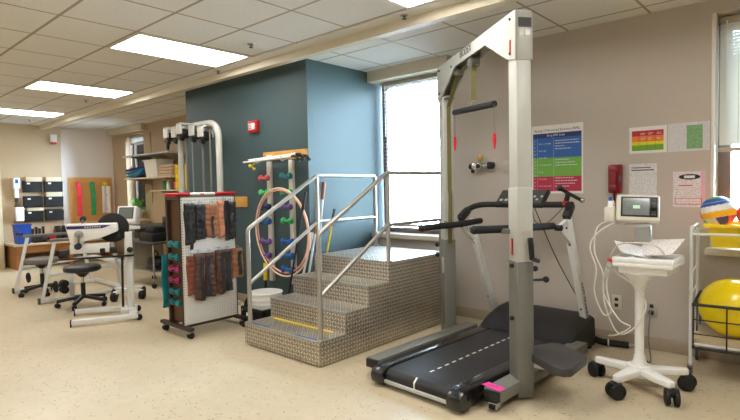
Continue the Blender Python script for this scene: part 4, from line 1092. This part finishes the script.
def cuff(label, y0, y1, z1, z0, mat, xoff, strap=None, ribs=4, curl=0, group='cuff weights on the pegboard'):
    t = thing('cuff_weight', label, 'cuff weight', (pxx + .014, (y0 + y1) / 2, z1), 0, group)
    xb = pxx + .016 + xoff; th = .026
    nz = max(3, int((z1 - z0) / .05))
    def front(u, v):
        y = y0 + (y1 - y0) * u; z = z0 + (z1 - z0) * v
        e = min(1, min(u, 1 - u) / .08) * min(1, min(v, 1 - v) / .05)
        e = max(0, e) ** .5
        bul = abs(math.sin(v * nz * math.pi)) ** .5 * (.75 + .25 * abs(math.sin(u * ribs * math.pi)) ** .5)
        y += .006 * math.sin(v * 5 + y0 * 40) * (1 if v < .8 else 0)
        z += .008 * math.sin(u * 4 + y0 * 60) * (1 - v)
        return (xb + .006 + th * (.45 + .55 * bul) * e + curl * (1 - v) ** 2, y, z)
    def back(u, v):
        p = front(u, v); return (xb + curl * (1 - v) ** 2, p[1], p[2])
    b = MB(); b.grid(front, 14, 44); b.grid(back, 14, 44)
    for uu in (0, 1): b.grid(lambda a, v: tuple(V(back(uu, v)).lerp(V(front(uu, v)), a)), 1, 44)
    for vv in (0, 1): b.grid(lambda a, u: tuple(V(back(u, vv)).lerp(V(front(u, vv)), a)), 1, 14)
    b.build('pad', mat, t, sharp=60)
    if strap:
        s0, s1, zz1, zz0, sm = strap
        s = MB()
        s.grid(lambda u, v: (xb + .036 + .004 * math.sin(v * 14), y0 + (y1 - y0) * (s0 + (s1 - s0) * u) + .006 * math.sin(v * 7), z0 + (z1 - z0) * (zz0 + (zz1 - zz0) * v)), 3, 24)
        s.grid(lambda u, v: (xb + .030 + .004 * math.sin(v * 14), y0 + (y1 - y0) * (s0 + (s1 - s0) * u) + .006 * math.sin(v * 7), z0 + (z1 - z0) * (zz0 + (zz1 - zz0) * v)), 3, 24)
        s.build('strap', sm, t)
    b = MB(); ym = (y0 + y1) / 2; b.torus((xb + .02, ym, z1 + .008), .016, .003, (1, 0, 0), 16, 6); b.cyl((pxx + .006, ym, z1 + .02), (xb + .03, ym, z1 + .024), .003, seg=6); b.build('hanging_ring', 'steel', t)
cuff('black cuff weight at the left of the upper pegboard row', 2.365, 2.465, 1.205, 0.830, 'cuff_black', 0, (.3, .62, .8, -.12, 'black_vinyl'))
cuff('black cuff weight second from the left in the upper pegboard row', 2.462, 2.562, 1.195, 0.870, 'cuff_black', .012, (.55, .9, .9, .0, 'black_vinyl'))
cuff('brown cuff weight in the middle of the upper pegboard row', 2.558, 2.705, 1.195, 0.885, 'cuff_brown', .002, (.42, .60, .62, -.05, 'cuff_black'), 3)
cuff('light tan cuff weight at the right of the upper pegboard row', 2.70, 2.83, 1.220, 0.870, 'cuff_tan', .008, (.45, .8, 1.0, -.1, 'cuff_black'), 2)
cuff('black cuff weight at the right end of the upper pegboard row', 2.795, 2.885, 1.210, 0.845, 'cuff_black', .03, (.2, .5, .9, .0, 'black_vinyl'), 2)
cuff('rust brown cuff weight at the left of the lower pegboard row', 2.375, 2.47, 0.725, 0.365, 'cuff_rust', 0, None, 2)
cuff('dark brown cuff weight beside the rust one in the lower row', 2.43, 2.535, 0.745, 0.305, 'cuff_dark', .03, (.45, .8, .9, .0, 'cuff_black'), 2)
cuff('dark brown cuff weight in the middle of the lower pegboard row', 2.535, 2.645, 0.740, 0.325, 'cuff_dark', .022, (.15, .45, .9, .02, 'cuff_black'), 2)
cuff('dark brown cuff weight right of the middle in the lower row', 2.645, 2.74, 0.755, 0.335, 'cuff_dark', .034, (.5, .9, .95, .03, 'cuff_black'), 2)
cuff('dark cuff weight with a wide black strap in the lower row', 2.735, 2.835, 0.750, 0.350, 'cuff_dark', .02, (.2, .65, .95, .0, 'cuff_black'), 2)
cuff('shorter brown cuff weight at the right end of the lower row', 2.825, 2.96, 0.750, 0.455, 'cuff_brown', .012, (.5, .78, .9, .1, 'cuff_black'), 3)

# ------------------------------------------------------------------ pulley station behind the rack
ps = thing('pulley_station', 'cream tube frame with hanging pulleys and cables behind the weight rack', 'pulley frame', (-5.6, 3.2, 0))
b = MB()
for y, x0, x1 in ((3.2, -6.0, -5.09),):
    b.tube([(x1, y, 0.02), (x1, y, 2.075), (x1 - .45, y, 2.085), (x0, y, 2.06)], .037, 16, .2, 10)
b.cyl((-5.93, 3.2, .02), (-5.93, 3.2, 2.06), .036, seg=16)
b.box((-6.05, 2.95, 0), (-5.0, 3.03, .05), .006); b.box((-5.97, 2.95, 0), (-5.89, 3.4, .05), .006); b.box((-5.13, 2.95, 0), (-5.05, 3.4, .05), .006)
b.build('frame', 'cream_metal', ps)
for x, y, z in ((-6.16, 3.2, 2.04), (-5.96, 3.2, 2.03), (-5.74, 3.15, 2.05), (-5.55, 3.2, 2.02), (-5.36, 3.2, 1.99)):
    b = MB(); b.box((x - .06, y - .075, z - .06), (x + .05, y - .055, z + .07), .004); b.box((x - .06, y + .055, z - .06), (x + .05, y + .075, z + .07), .004); b.box((x - .06, y - .075, z + .05), (x + .05, y + .075, z + .07), .004)
    p = b.build('pulley_housing', 'white_metal', ps)
    b = MB(); b.cyl((x, y - .05, z - .05), (x, y + .05, z - .05), .055, seg=20, bev=.006); b.obox((x - .04, y - .03, z - .11), (.09, .05, .03), (0, .4, 0), .008); b.build('pulley_wheel', 'black_plastic', p)
for x, m, r in ((-5.79, 'grey_metal', .016), (-5.66, 'steel', .008), (-5.43, 'grey_metal', .014), (-5.27, 'steel', .010)):
    MB().cyl((x, 3.2, .05), (x, 3.2, 1.99), r, seg=10).build('guide_rod', m, ps)
b = MB()
for i in range(8): b.box((-5.50, 3.13, .1 + i * .045), (-5.2, 3.27, .14 + i * .045), .003)
b.build('weight_stack', 'black_plastic', ps)
b = MB(); b.torus((-6.1, 3.12, 1.88), .05, .012, (.3, 1, 0), 20, 8); b.cyl((-6.14, 3.15, 2.0), (-6.1, 3.12, 1.93), .008, seg=8); b.build('stirrup_handle', 'black_rubber', ps)

# ------------------------------------------------------------------ arm ergometer and neighbours
EP = V((-5.54, 2.385, 0)); eu = V((.43, .903, 0)).normalized(); en = V((.903, -.43, 0)).normalized()
def ep(u, t, z): return EP + eu * u + en * t + V((0, 0, z))
ez = V((0, 0, 1)); erot = math.atan2(eu.y, eu.x)
er = thing('arm_ergometer', 'white arm ergometer with a purple stripe and black flywheel on a column stand', 'exercise machine', EP)
def ebox(mb, u0, u1, t0_, t1, z0, z1, bev=.004):
    return mb.obox(ep((u0 + u1) / 2, (t0_ + t1) / 2, (z0 + z1) / 2), (abs(u1 - u0), abs(t1 - t0_), z1 - z0), (0, 0, erot), bev)
b = MB(); ebox(b, -.055, .015, -.05, .04, .06, .9, .008); b.build('column', 'white_metal', er)
b = MB(); b.beam(ep(-.55, .22, .045), ep(.05, .22, .045), .05, .045, .006); er_f = b.build('foot_beam', 'white_metal', er)
b = MB(); b.beam(ep(-.58, -.30, .045), ep(.02, -.24, .045), .05, .045, .006); b.build('foot_beam', 'white_metal', er)
b = MB(); b.beam(ep(0, -.26, .05), ep(0, .24, .05), .07, .05, .006); ebox(b, -.12, .04, -.08, .09, .06, .1, .008); b.build('cross_foot', 'white_metal', er)
for u, t in ((-.556, .22), (-.586, -.30)): b = MB(); ebox(b, u - .006, u + .006, t - .026, t + .026, .0, .07, .003); b.build('end_cap', 'black_rubber', er)
for u, t in ((.06, .22), (.04, -.24)):
    b = MB(); b.cyl(ep(u, t - .02, .03), ep(u, t + .02, .03), .03, seg=18, bev=.004); b.build('caster_wheel', 'black_rubber', er)
b = MB(); b.cyl(ep(-.095, .06, .12), ep(-.085, .06, .66), .012, seg=10); b.build('lift_rod', 'black_plastic', er)
# head
prof = [(-.595, 1.005), (-.12, 1.0), (-.115, .915), (-.29, .848), (-.42, .83), (-.45, .80), (-.55, .80)]
b = MB(); b.prism([(p[0], p[1]) for p in prof], ep(0, .06, 0), eu, ez, -.14, .012); hd = b.build('head_housing', 'white_plastic', er)
b = MB(); b.prism([(-.585, .985), (-.17, .985), (-.26, .955), (-.575, .955)], ep(0, .0615, 0), eu, ez, .002)
if True: pass
b.build('purple_stripe', 'stripe_purple', hd)
b = MB()
for i in range(7): b.prism([(-.42 + i * .022, .966), (-.42 + i * .022 + .015, .966), (-.42 + i * .022 + .015, .976), (-.42 + i * .022, .976)], ep(0, .064, 0), eu, ez, .001)
b.prism([(-.20, .945), (-.165, .945), (-.165, .953), (-.20, .953)], ep(0, .064, 0), eu, ez, .001)
b.build('stripe_print', 'white_ink', hd)
b = MB(); b.cyl(ep(-.17, -.09, .945), ep(-.17, -.14, .945), .155, seg=48, bev=.01); b.build('flywheel', 'black_rubber', er)
b = MB(); b.cyl(ep(-.47, .06, .90), ep(-.47, .085, .90), .04, seg=24, bev=.004); b.build('crank_disc', 'steel', er)
b = MB(); b.beam(ep(-.47, .09, .90), ep(-.475, .09, .785), .022, .014, .003, up=en); b.build('crank_arm', 'grey_metal', er)
b = MB(); b.cyl(ep(-.475, .09, .785), ep(-.475, .17, .785), .032, seg=18, bev=.006); b.build('crank_grip', 'black_rubber', er)
b = MB(); b.beam(ep(-.46, -.10, .90), ep(-.45, -.10, 1.04), .022, .014, .003, up=en); b.build('crank_arm', 'grey_metal', er)
b = MB(); b.cyl(ep(-.45, -.10, 1.045), ep(-.45, -.17, 1.045), .03, seg=18, bev=.006); b.build('crank_grip', 'black_rubber', er)
# slide carriage
b = MB(); ebox(b, -.56, -.2, -.04, .05, .70, .80, .008); b.build('carriage', 'white_metal', er)
for u0, u1 in ((-.66, -.58), (-.29, -.24), (-.2, -.13)): b = MB(); ebox(b, u0, u1, -.04, .06, .685, .745, .008); b.build('clamp_block', 'black_plastic', er)
b = MB(); ebox(b, -.66, .03, .055, .075, .645, .665, .003); b.build('slide_rail', 'black_plastic', er)
b = MB(); b.sph(ep(-.01, .06, .715), .03); b.build('lock_knob', 'black_plastic', er)

# patient monitor on a rolling stand behind it
vm = thing('monitor_stand', 'white rolling monitor stand with a tilted grey screen behind the ergometer', 'medical cart', (-6.53, 2.76, 0))
mx, my = -6.53, 2.76
b = MB(); b.cyl((mx, my, .1), (mx, my, .92), .03, seg=16); b.build('pole', 'white_metal', vm)
b = MB()
for a in (20, 110, 200, 290):
    b.beam((mx, my, .11), (mx + .22 * math.cos(R(a)), my + .22 * math.sin(R(a)), .10), .05, .035, .006)
b.build('star_base', 'white_plastic', vm)
for a in (20, 110, 200, 290):
    x, y = mx + .22 * math.cos(R(a)), my + .22 * math.sin(R(a))
    b = MB(); b.cyl((x - .02, y - .015, .055), (x + .02, y + .015, .055), .055, seg=20, bev=.006); b.build('caster_wheel', 'black_rubber', vm)
mm2 = Matrix.Translation((mx + .03, my + .02, 1.03)) @ Euler((R(-18), 0, R(42))).to_matrix().to_4x4()
b = MB(); b.box((-.12, -.05, -.10), (.12, .07, .11), .016, mm2, 3); mo2 = b.build('monitor', 'white_plastic', vm)
MB().box((-.095, -.054, -.055), (.085, -.049, .09), .003, mm2).build('monitor_bezel', 'grey_dark', mo2)
MB().box((-.082, -.0555, -.045), (.072, -.053, .08), 0, mm2).build('screen', 'screen_grey', mo2)
b = MB(); b.box((mx - .12, my - .1, .86), (mx + .14, my + .12, .90), .01); b.build('tray', 'white_plastic', vm)

# rolling stools
SP = None
def make_stool(seatmat):
    t = thing('rolling_stool', '', 'stool', (0, 0, 0), 0)
    MB().lathe([(0, .475), (.17, .478), (.19, .468), (.2, .445), (.195, .42), (.17, .405), (0, .40)], seg=36).build('seat', seatmat, t, True)
    MB().lathe([(0, .405), (.09, .40), (.05, .36), (.028, .34), (0, .34)], seg=24).build('seat_plate', 'black_plastic', t, True)
    b = MB(); b.cyl((0, 0, .22), (0, 0, .36), .014, seg=14); b.build('piston', 'chrome', t, True)
    b = MB(); b.cyl((0, 0, .09), (0, 0, .27), .025, seg=16)
    for i in range(5):
        a = R(72 * i + 15); b.beam((0, 0, .115), (.27 * math.cos(a), .27 * math.sin(a), .075), .04, .035, .006)
    b.build('star_base', 'black_plastic', t, True)
    for i in range(5):
        a = R(72 * i + 15); x, y = .265 * math.cos(a), .265 * math.sin(a)
        b = MB(); n = V((-math.sin(a + .5), math.cos(a + .5), 0))
        for s in (-1, 1): b.cyl(V((x, y, .027)) + n * s * .006, V((x, y, .027)) + n * s * .024, .027, seg=16, bev=.004)
        b.cyl((x, y, .03), (x, y, .075), .008, seg=8); b.build('caster', 'black_rubber', t, True)
    return t
place(make_stool('black_vinyl'), (-6.53, 2.24, 0), (0, 0, .3), 'black round rolling stool in front of the arm ergometer', 'stool', 'rolling stools')
place(make_stool('grey_vinyl'), (-7.76, 2.17, 0), (0, 0, .9), 'grey seated rolling stool farther back inside the white frame', 'stool', 'rolling stools')

# white exercise frame with leaning legs
rk = thing('rickshaw_exerciser', 'white exercise frame with two leaning legs and black hooks beside the stools', 'exercise machine', (-7.55, 2.4, 0))
for (x0, xt) in ((-8.12, -8.05), (-7.045, -6.98)):
    b = MB(); b.beam((x0, 1.955, .02), (xt, 2.10, .74), .038, .038, .005); b.beam((x0, 1.93, .03), (x0 + .0, 3.0, .03), .045, .04, .005)
    b.beam((x0 + .02, 2.01, .33), (x0 + .02, 2.95, .39), .038, .038, .005); b.beam((x0, 2.9, .05), (xt, 2.75, .74), .036, .036, .005)
    b.build('side_frame', 'white_metal', rk)
    b = MB(); b.box((x0 + .03, 2.23, .05), (x0 + .09, 2.29, .36), .005); b.build('post', 'white_metal', rk)
    b = MB(); b.torus((x0 + .1, 2.08, .20), .055, .016, (0, 1, 0), 20, 8); b.build('weight_hook', 'black_rubber', rk)
    b = MB(); b.beam((xt - .005, 2.04, .755), (xt - .005, 2.80, .755), .075, .035, .008); b.build('arm_rest', 'grey_vinyl', rk)
    b = MB(); b.cyl((xt, 2.04, .78), (xt - .22, 2.04, .78), .017, seg=12); b.sph((xt - .22, 2.04, .78), .022, seg=12); b.build('handle', 'black_rubber', rk)
    b = MB(); b.box((x0 - .03, 1.915, 0), (x0 + .03, 1.935, .07), .004); b.build('end_cap', 'grey_dark', rk)
b = MB(); b.beam((-8.12, 2.96, .035), (-7.045, 2.96, .035), .05, .05, .005); b.beam((-8.1, 2.92, .39), (-7.02, 2.92, .39), .045, .045, .005); b.build('cross_beam', 'white_metal', rk)
for z in (.235, .16): b = MB(); b.cyl((-6.93, 2.15, z), (-6.84, 2.15, z), .045, seg=24, bev=.006); b.build('weight_disc', 'black_rubber', rk)

# ------------------------------------------------------------------ left end wall
XL = -11.3
cb = thing('tall_cabinet', 'tall beige cabinet standing at the end of the tan wall', 'cabinet', (-11.1, 1.75, 0))
MB().box((XL, 1.0, 0), (-10.93, 2.49, 2.6), .006).build('carcass', 'beige_laminate', cb)
for (y0, y1) in ((1.02, 1.74), (1.76, 2.47)):
    for z0, z1 in ((.12, .85), (.87, 2.55)):
        dd = MB().box((-10.93, y0, z0), (-10.91, y1, z1), .003).build('door', 'beige_laminate', cb)
        b = MB(); zc = z1 - .15 if z1 < 1 else 1.3
        b.tube([(-10.91, y1 - .06, zc), (-10.88, y1 - .06, zc), (-10.88, y1 - .06, zc + .12), (-10.91, y1 - .06, zc + .12)], .006, 8, .012); b.build('handle', 'grey_dark', dd)

def xbox(name, mat, label, cat, a, c, bev=.004, group=None):
    return tag(MB().box(a, c, bev).build(name, mat), label, cat, group)
dv = thing('alarm_strobe', 'small white and red alarm strobe high on the far tan wall', 'alarm', (XL, 3.46, 2.37))
MB().box((XL, 3.40, 2.31), (XL + .05, 3.51, 2.46), .006).build('housing', 'white_plastic', dv); MB().box((XL, 3.41, 2.27), (XL + .045, 3.50, 2.312), .004).build('red_base', 'red', dv)
# file pockets
labs = [['top left black wall file pocket on the tan wall', 'top right black wall file pocket on the tan wall'], ['middle left black wall file pocket on the tan wall', 'middle right black wall file pocket on the tan wall'], ['bottom left black wall file pocket on the tan wall', 'bottom right black wall file pocket on the tan wall']]
for r, z in enumerate((1.35, 1.06, .80)):
    for c, y in enumerate((2.90, 3.25)):
        t = thing('file_pocket', labs[r][c], 'file holder', (XL, y + .15, z), 0, 'wall file pockets')
        b = MB(); b.prism([(0, .01), (.07, .0), (.095, .2), (.085, .2), (.06, .012), (.006, .022), (.006, .22), (0, .22)], (XL, y + .31, z), (1, 0, 0), (0, 0, 1), .31, 0)
        b.box((XL, y, z), (XL + .08, y + .008, z + .19), .002); b.box((XL, y + .302, z), (XL + .08, y + .31, z + .19), .002)
        b.build('pocket', 'black_plastic', t)
        b = MB(); b.obox((XL + .098, y + .08, z + .165), (.002, .05, .03), (0, R(7), 0)); b.build('label_card', 'paper', t)
for (y, z, lab) in ((2.95, 1.36, 'buff papers standing in the top left file pocket'), (3.28, 1.36, 'buff papers standing in the top right file pocket'), (3.28, 1.07, 'buff papers standing in the middle right file pocket'), (2.95, .81, 'buff papers standing in the bottom left file pocket')):
    xbox('paper_stack', 'beige_laminate', lab, 'papers', (XL + .012, y, z), (XL + .06, y + .27, z + .275), .002, 'papers in the wall pockets')
gd = thing('glove_dispenser', 'white and blue dispenser box on the tan wall beside the cabinet', 'dispenser', (XL, 2.79, 1.45))
MB().box((XL, 2.74, 1.42), (XL + .1, 2.85, 1.62), .008).build('box', 'white_plastic', gd); MB().box((XL + .1, 2.77, 1.52), (XL + .104, 2.82, 1.59), .002).build('blue_emblem', 'blue', gd); MB().box((XL, 2.76, 1.25), (XL + .07, 2.83, 1.42), .008).build('lower_box', 'white_paint', gd); MB().cyl((XL + .05, 2.795, 1.18), (XL + .05, 2.795, 1.25), .03, seg=14).build('nozzle', 'black_plastic', gd)
sdp = thing('soap_dispenser', 'white soap dispenser low on the tan wall above the blue bin', 'dispenser', (XL, 2.82, .95))
MB().box((XL, 2.75, .82), (XL + .11, 2.89, 1.08), .015, seg=3).build('body', 'white_plastic', sdp); MB().box((XL, 2.76, 1.07), (XL + .1, 2.88, 1.11), .012).build('lid', 'grey_dark', sdp)

# low wooden bench with its clutter
bn = thing('low_bench', 'long low wooden bench with a pale top along the far wall', 'bench', (-10.8, 3.3, 0))
MB().box((-11.28, 2.52, .41), (-10.45, 4.3, .45), .008).build('bench_top', 'beige_laminate', bn)
MB().box((-10.52, 2.56, .28), (-10.49, 4.25, .41), .004).build('apron', 'wood_bench', bn)
for y0, y1 in ((2.56, 2.62), (3.4, 3.46), (4.2, 4.26)): MB().box((-11.2, y0, 0), (-10.5, y1, .41), .004).build('support_panel', 'wood_bench', bn)
bb_ = MB(); open_bin(bb_, -10.75, 2.58, .45, -10.47, 2.80, .79, .02, .005, .008); tag(bb_.build('waste_bin', 'blue_bin'), 'blue bin standing on the left end of the low bench', 'bin')
og = thing('desk_organiser', 'black desk organiser with upright slots beside the blue bin', 'organiser', (-10.62, 2.93, .45))
b = MB(); b.box((-10.72, 2.84, .45), (-10.5, 3.05, .56), .006)
for i in range(4): b.box((-10.70, 2.85 + i * .055, .5), (-10.56, 2.862 + i * .055, .70 + .03 * (i % 2)), .002)
b.build('slots', 'black_plastic', og)
og = thing('magazine_holder', 'pair of black file holders standing on the bench beside the red box', 'organiser', (-10.6, 3.3, .45))
for y in (3.2, 3.32): b = MB(); b.prism([(0, 0), (.2, 0), (.2, .28), (.12, .28), (0, .14)], (-10.72, y + .08, .45), (1, 0, 0), (0, 0, 1), .08, .004); b.build('holder', 'black_plastic', og)
xbox('red_box', 'red', 'red box on the low bench behind the white frame', 'box', (-10.7, 3.02, .45), (-10.5, 3.19, .58), .006)
xbox('yellow_tray', 'yellow', 'flat yellow tray on the low bench right of the red box', 'tray', (-10.66, 3.44, .45), (-10.48, 3.62, .49), .006)

# corkboard with exercise bands
ck = thing('pegged_board', 'tan wooden board hung with red and green bands on the far pale wall', 'board', (-11.38, 4.08, 1.2))
MB().box((-11.379, 3.72, .72), (-11.345, 4.54, 1.63), .006).build('panel', 'cork', ck)
b = MB()
for y in (3.86, 4.14, 4.40):
    for z in (1.53, 1.27, .98): b.cyl((-11.345, y, z), (-11.28, y, z), .012, seg=10); b.torus((-11.30, y, z), .03, .006, (0, 1, 0), 14, 6)
b.build('hooks', 'steel', ck)
for y, m, lab, z0 in ((3.87, 'red_bright', 'red exercise band hanging on the tan board', .85), (4.13, 'green', 'green exercise band hanging on the tan board', .86)):
    b = MB()
    b.grid(lambda u, v: (-11.275 + .008 * math.sin(v * 11), y - .042 + .085 * u + .01 * math.sin(v * 4), z0 + v * (1.53 - z0)), 3, 22)
    b.grid(lambda u, v: (-11.287 + .008 * math.sin(v * 11), y - .042 + .085 * u + .01 * math.sin(v * 4), z0 + v * (1.53 - z0)), 3, 22)
    tag(b.build('exercise_band', m), lab, 'exercise band', 'exercise bands on the board')
b = MB(); b.grid(lambda u, v: (-11.27 + .012 * math.sin(u * 9), 4.31 + .16 * u, .9 + v * .55), 12, 8); b.grid(lambda u, v: (-11.285 + .012 * math.sin(u * 9), 4.31 + .16 * u, .9 + v * .55), 12, 8)
tag(b.build('hanging_towel', 'paper'), 'pale cloth hanging at the right end of the tan board', 'towel')
tag(MB().box((-11.34, 4.33, 1.46), (-11.27, 4.42, 1.53), .006).build('tape_roll', 'yellow'), 'small yellow roll on the top right hook of the tan board', 'roll')

# shelves on the far back wall
shelf_specs = [(1.99, -10.0, -8.2, 'top grey wall shelf beside the far window', .40), (1.575, -9.95, -8.15, 'middle wall shelf with boxes beside the far window', .40), (1.345, -9.0, -7.6, 'lowest wall shelf under the yellow stack', .36)]
for z, x0, x1, lab, dp in shelf_specs:
    t = thing('wall_shelf', lab, 'shelf', ((x0 + x1) / 2, DL, z), 0, 'wall shelves')
    MB().box((x0, DL - dp, z - .025), (x1, DL - .012, z), .003).build('board', 'beige_laminate' if z < 1.9 else 'pale_grey_metal', t)
    for x in (x0 + .35, x1 - .3):
        b = MB(); b.prism([(0, 0), (-dp * .9, 0), (-dp * .9, -.015), (0, -.12)], (x, DL - .012, z - .025), (0, 1, 0), (0, 0, 1), .012); b.build('bracket', 'steel', t)
for x, lab in ((-9.65, 'left metal shelf standard on the far back wall'), (-8.5, 'right metal shelf standard on the far back wall')):
    tag(MB().box((x - .015, DL - .012, 1.1), (x + .015, DL, 2.45), .002).build('shelf_standard', 'steel'), lab, 'shelf standard', 'shelf standards')
for i in range(4):
    t = MB().obox((-9.62 + .015 * i, 4.38, 1.60 + i * .05), (.52, .30, .035), (0, R(-9), R(6 * i)), .004).build('folder', ('box_blue', 'teal', 'box_blue', 'navy')[i])
    tag(t, ('lowest blue folder in the tilted pile on the middle shelf', 'teal folder second from the bottom of the tilted pile', 'blue folder second from the top of the tilted pile', 'navy folder on top of the tilted pile on the middle shelf')[i], 'folder', 'tilted folders on the shelf')
bx = MB(); open_bin(bx, -9.2, 4.24, 1.575, -8.72, 4.56, 1.88, .03, .006, .012); tag(bx.build('storage_tub', 'off_white_plastic'), 'translucent white tub on the middle shelf', 'tub')
for i in range(4):
    xbox('folded_towel', 'towel', ('lowest folded towel in the pile beside the white tub', 'second folded towel from the bottom beside the tub', 'third folded towel from the bottom beside the tub', 'top folded towel in the pile beside the tub')[i], 'towel', (-8.66, 4.25, 1.576 + i * .05), (-8.22 + .02 * (i % 2), 4.54, 1.622 + i * .05), .018, 'folded towels')
for i in range(6):
    xbox('yellow_box', 'yellow', ('bottom yellow box of the stack on the lowest shelf', 'second yellow box from the bottom of the stack', 'third yellow box from the bottom of the stack', 'third yellow box from the top of the stack', 'second yellow box from the top of the stack', 'top yellow box of the stack on the lowest shelf')[i], 'box', (-8.16 + .01 * (i % 2), 4.28, 1.346 + i * .068), (-7.78 + .012 * (i % 3), 4.54, 1.411 + i * .068), .004, 'yellow box stack')
for x, m, lab in ((-8.75, 'green', 'green bottle on the lowest shelf'), (-8.62, 'white_plastic', 'white bottle on the lowest shelf beside the green one'), (-8.35, 'coral', 'pink bottle on the lowest shelf left of the yellow boxes')):
    t = thing('spray_bottle', lab, 'bottle', (x, 4.4, 1.346), 0, 'bottles on the lowest shelf')
    MB().lathe([(0, 0), (.035, 0), (.037, .12), (.03, .14), (.013, .155), (.013, .17), (0, .17)], (x, 4.4, 1.346), seg=18).build('body', m, t); MB().cyl((x, 4.4, 1.51), (x, 4.4, 1.55), .015, seg=12).build('cap', 'white_plastic', t)
# plant on the sill of the far window
pl = thing('potted_plant', 'leafy green plant in a white pot at the far window', 'plant', (-9.9, 4.42, .95))
MB().lathe([(0, 0), (.06, 0), (.085, .14), (.09, .15), (.075, .15), (0, .13)], (-9.9, 4.42, .80), seg=24).build('pot', 'clay', pl)
b = MB()
for i in range(60):
    a = random.uniform(0, 6.28); el = random.uniform(.3, 1.4); L = random.uniform(.12, .34)
    dr_ = V((math.cos(a) * math.cos(el), math.sin(a) * math.cos(el) * .7, math.sin(el))); o = V((-9.9, 4.42, .93)); tip = o + dr_ * L; sd_ = dr_.cross(V((0, 0, 1))).normalized() * .035
    t = bmesh.new(); q = [t.verts.new(p) for p in (o + dr_ * L * .45, o + dr_ * L * .75 + sd_, tip + V((0, 0, -.02)), o + dr_ * L * .75 - sd_)]; t.faces.new(q); b._merge(t)
    b.cyl(o, o + dr_ * L * .5, .003, seg=5)
b.build('foliage', 'leaf', pl)
t = thing('plant_stand', 'small pale side table under the plant', 'table', (-9.9, 4.4, 0))
MB().box((-10.15, 4.26, .77), (-9.65, 4.56, .80), .004).build('table_top', 'beige_laminate', t)
for x in (-10.1, -9.7):
    for y in (4.3, 4.52): MB().cyl((x, y, 0), (x, y, .77), .014, seg=10).build('leg', 'steel', t)

# dark rolling cart and chair between the monitor stand and the rack
rc = thing('rolling_table', 'chrome legged rolling table with a dark top beyond the ergometer', 'table', (-7.25, 3.45, 0))
MB().box((-7.65, 3.2, .60), (-6.8, 3.65, .63), .006).build('table_top', 'grey_dark', rc)
for x in (-7.6, -6.86):
    for y in (3.25, 3.6):
        lg = MB().cyl((x, y, .06), (x, y, .60), .013, seg=10).build('leg', 'chrome', rc)
        MB().cyl((x - .012, y, .035), (x + .012, y, .035), .035, seg=16, bev=.004).build('caster_wheel', 'black_rubber', lg)
MB().box((-7.6, 3.24, .22), (-6.86, 3.6, .24), .004).build('lower_shelf', 'steel', rc)
xbox('equipment_case', 'black_plastic', 'black equipment case on the dark rolling table', 'case', (-7.3, 3.26, .63), (-6.9, 3.58, .75), .012)
xbox('equipment_case', 'black_rubber', 'smaller black case on top of the larger one', 'case', (-7.2, 3.3, .75), (-6.95, 3.5, .83), .012)
bk = MB(); bk.sph((0, 0, 0), .12, (1.3, .9, .75), 20); bk.torus((0, 0, .09), .06, .012, (0, 1, 0), 20, 6)
tag(place(bk.build('gym_bag', 'black_vinyl'), (-7.15, 3.42, .33)), 'small black bag on the lower shelf of the rolling table', 'bag')
ds = thing('work_desk', 'dark topped desk by the far back wall under the shelves', 'desk', (-8.4, 4.3, 0))
MB().box((-9.3, 4.0, .70), (-7.4, 4.57, .74), .006).build('desk_top', 'grey_dark', ds)
for x in (-9.25, -7.48): MB().box((x, 4.02, 0), (x + .04, 4.56, .70), .004).build('side_panel', 'steel', ds)
xbox('box_file', 'black_plastic', 'black box on the desk under the shelves', 'box', (-8.3, 4.1, .74), (-7.8, 4.45, .9), .01)

# ------------------------------------------------------------------ outside
o = MB().box((-40, 5.2, -4.0), (40, 60, -3.9)).build('ground_outside', 'ground'); o['kind'] = 'structure'  # unseen ground, made pale to bounce daylight up to the bay ceiling
def tree(x, y, h, rad, lab):
    t = thing('tree', lab, 'tree', (x, y, -3.9), 0, 'trees outside the right window')
    b = MB(); b.tube([(x, y, -3.9), (x + .1, y, -1), (x, y + .1, h * .7)], [.22, .17, .06], 10); b.build('trunk', 'bark', t)
    b = MB()
    for i in range(900):
        a = random.uniform(0, 6.28); u = random.uniform(-1, 1); rr = rad * random.uniform(.55, 1) ; s = math.sqrt(1 - u * u)
        p = V((x + rr * s * math.cos(a), y + rr * s * math.sin(a), h * .45 + rr * u * 1.2))
        n = V((random.gauss(0, 1), random.gauss(0, 1), random.gauss(0, 1))).normalized(); e1 = n.orthogonal().normalized(); e2 = n.cross(e1); w = random.uniform(.1, .22)
        tt = bmesh.new(); q = [tt.verts.new(c) for c in (p - e1 * w, p + e2 * w * .6, p + e1 * w, p - e2 * w * .6)]; tt.faces.new(q); b._merge(tt)
    b.build('crown', 'leaf_tree', t)
tree(1.2, 13.5, 1.6, 2.6, 'leafy tree seen through the window behind the volleyball')

# ------------------------------------------------------------------ light
w = bpy.data.worlds.new('world'); scene.world = w; w.use_nodes = True
nt = w.node_tree; nt.nodes.clear(); h = NT(nt)
bg = h.n('ShaderNodeBackground'); out = h.n('ShaderNodeOutputWorld'); h.l(bg.outputs[0], out.inputs[0])
bg.inputs[0].default_value = (.62, .78, 1.0, 1); bg.inputs[1].default_value = 52.0

finish_texts()
scene.view_settings.view_transform = 'Standard'; scene.view_settings.look = 'None'
scene.view_settings.gamma = 1; scene.view_settings.use_curve_mapping = False
scene.view_settings.exposure = 0.45
scene.cycles.max_bounces = 8; scene.cycles.diffuse_bounces = 5; scene.cycles.transparent_max_bounces = 12
scene.cycles.sample_clamp_indirect = 6
scene.cycles.caustics_refractive = False
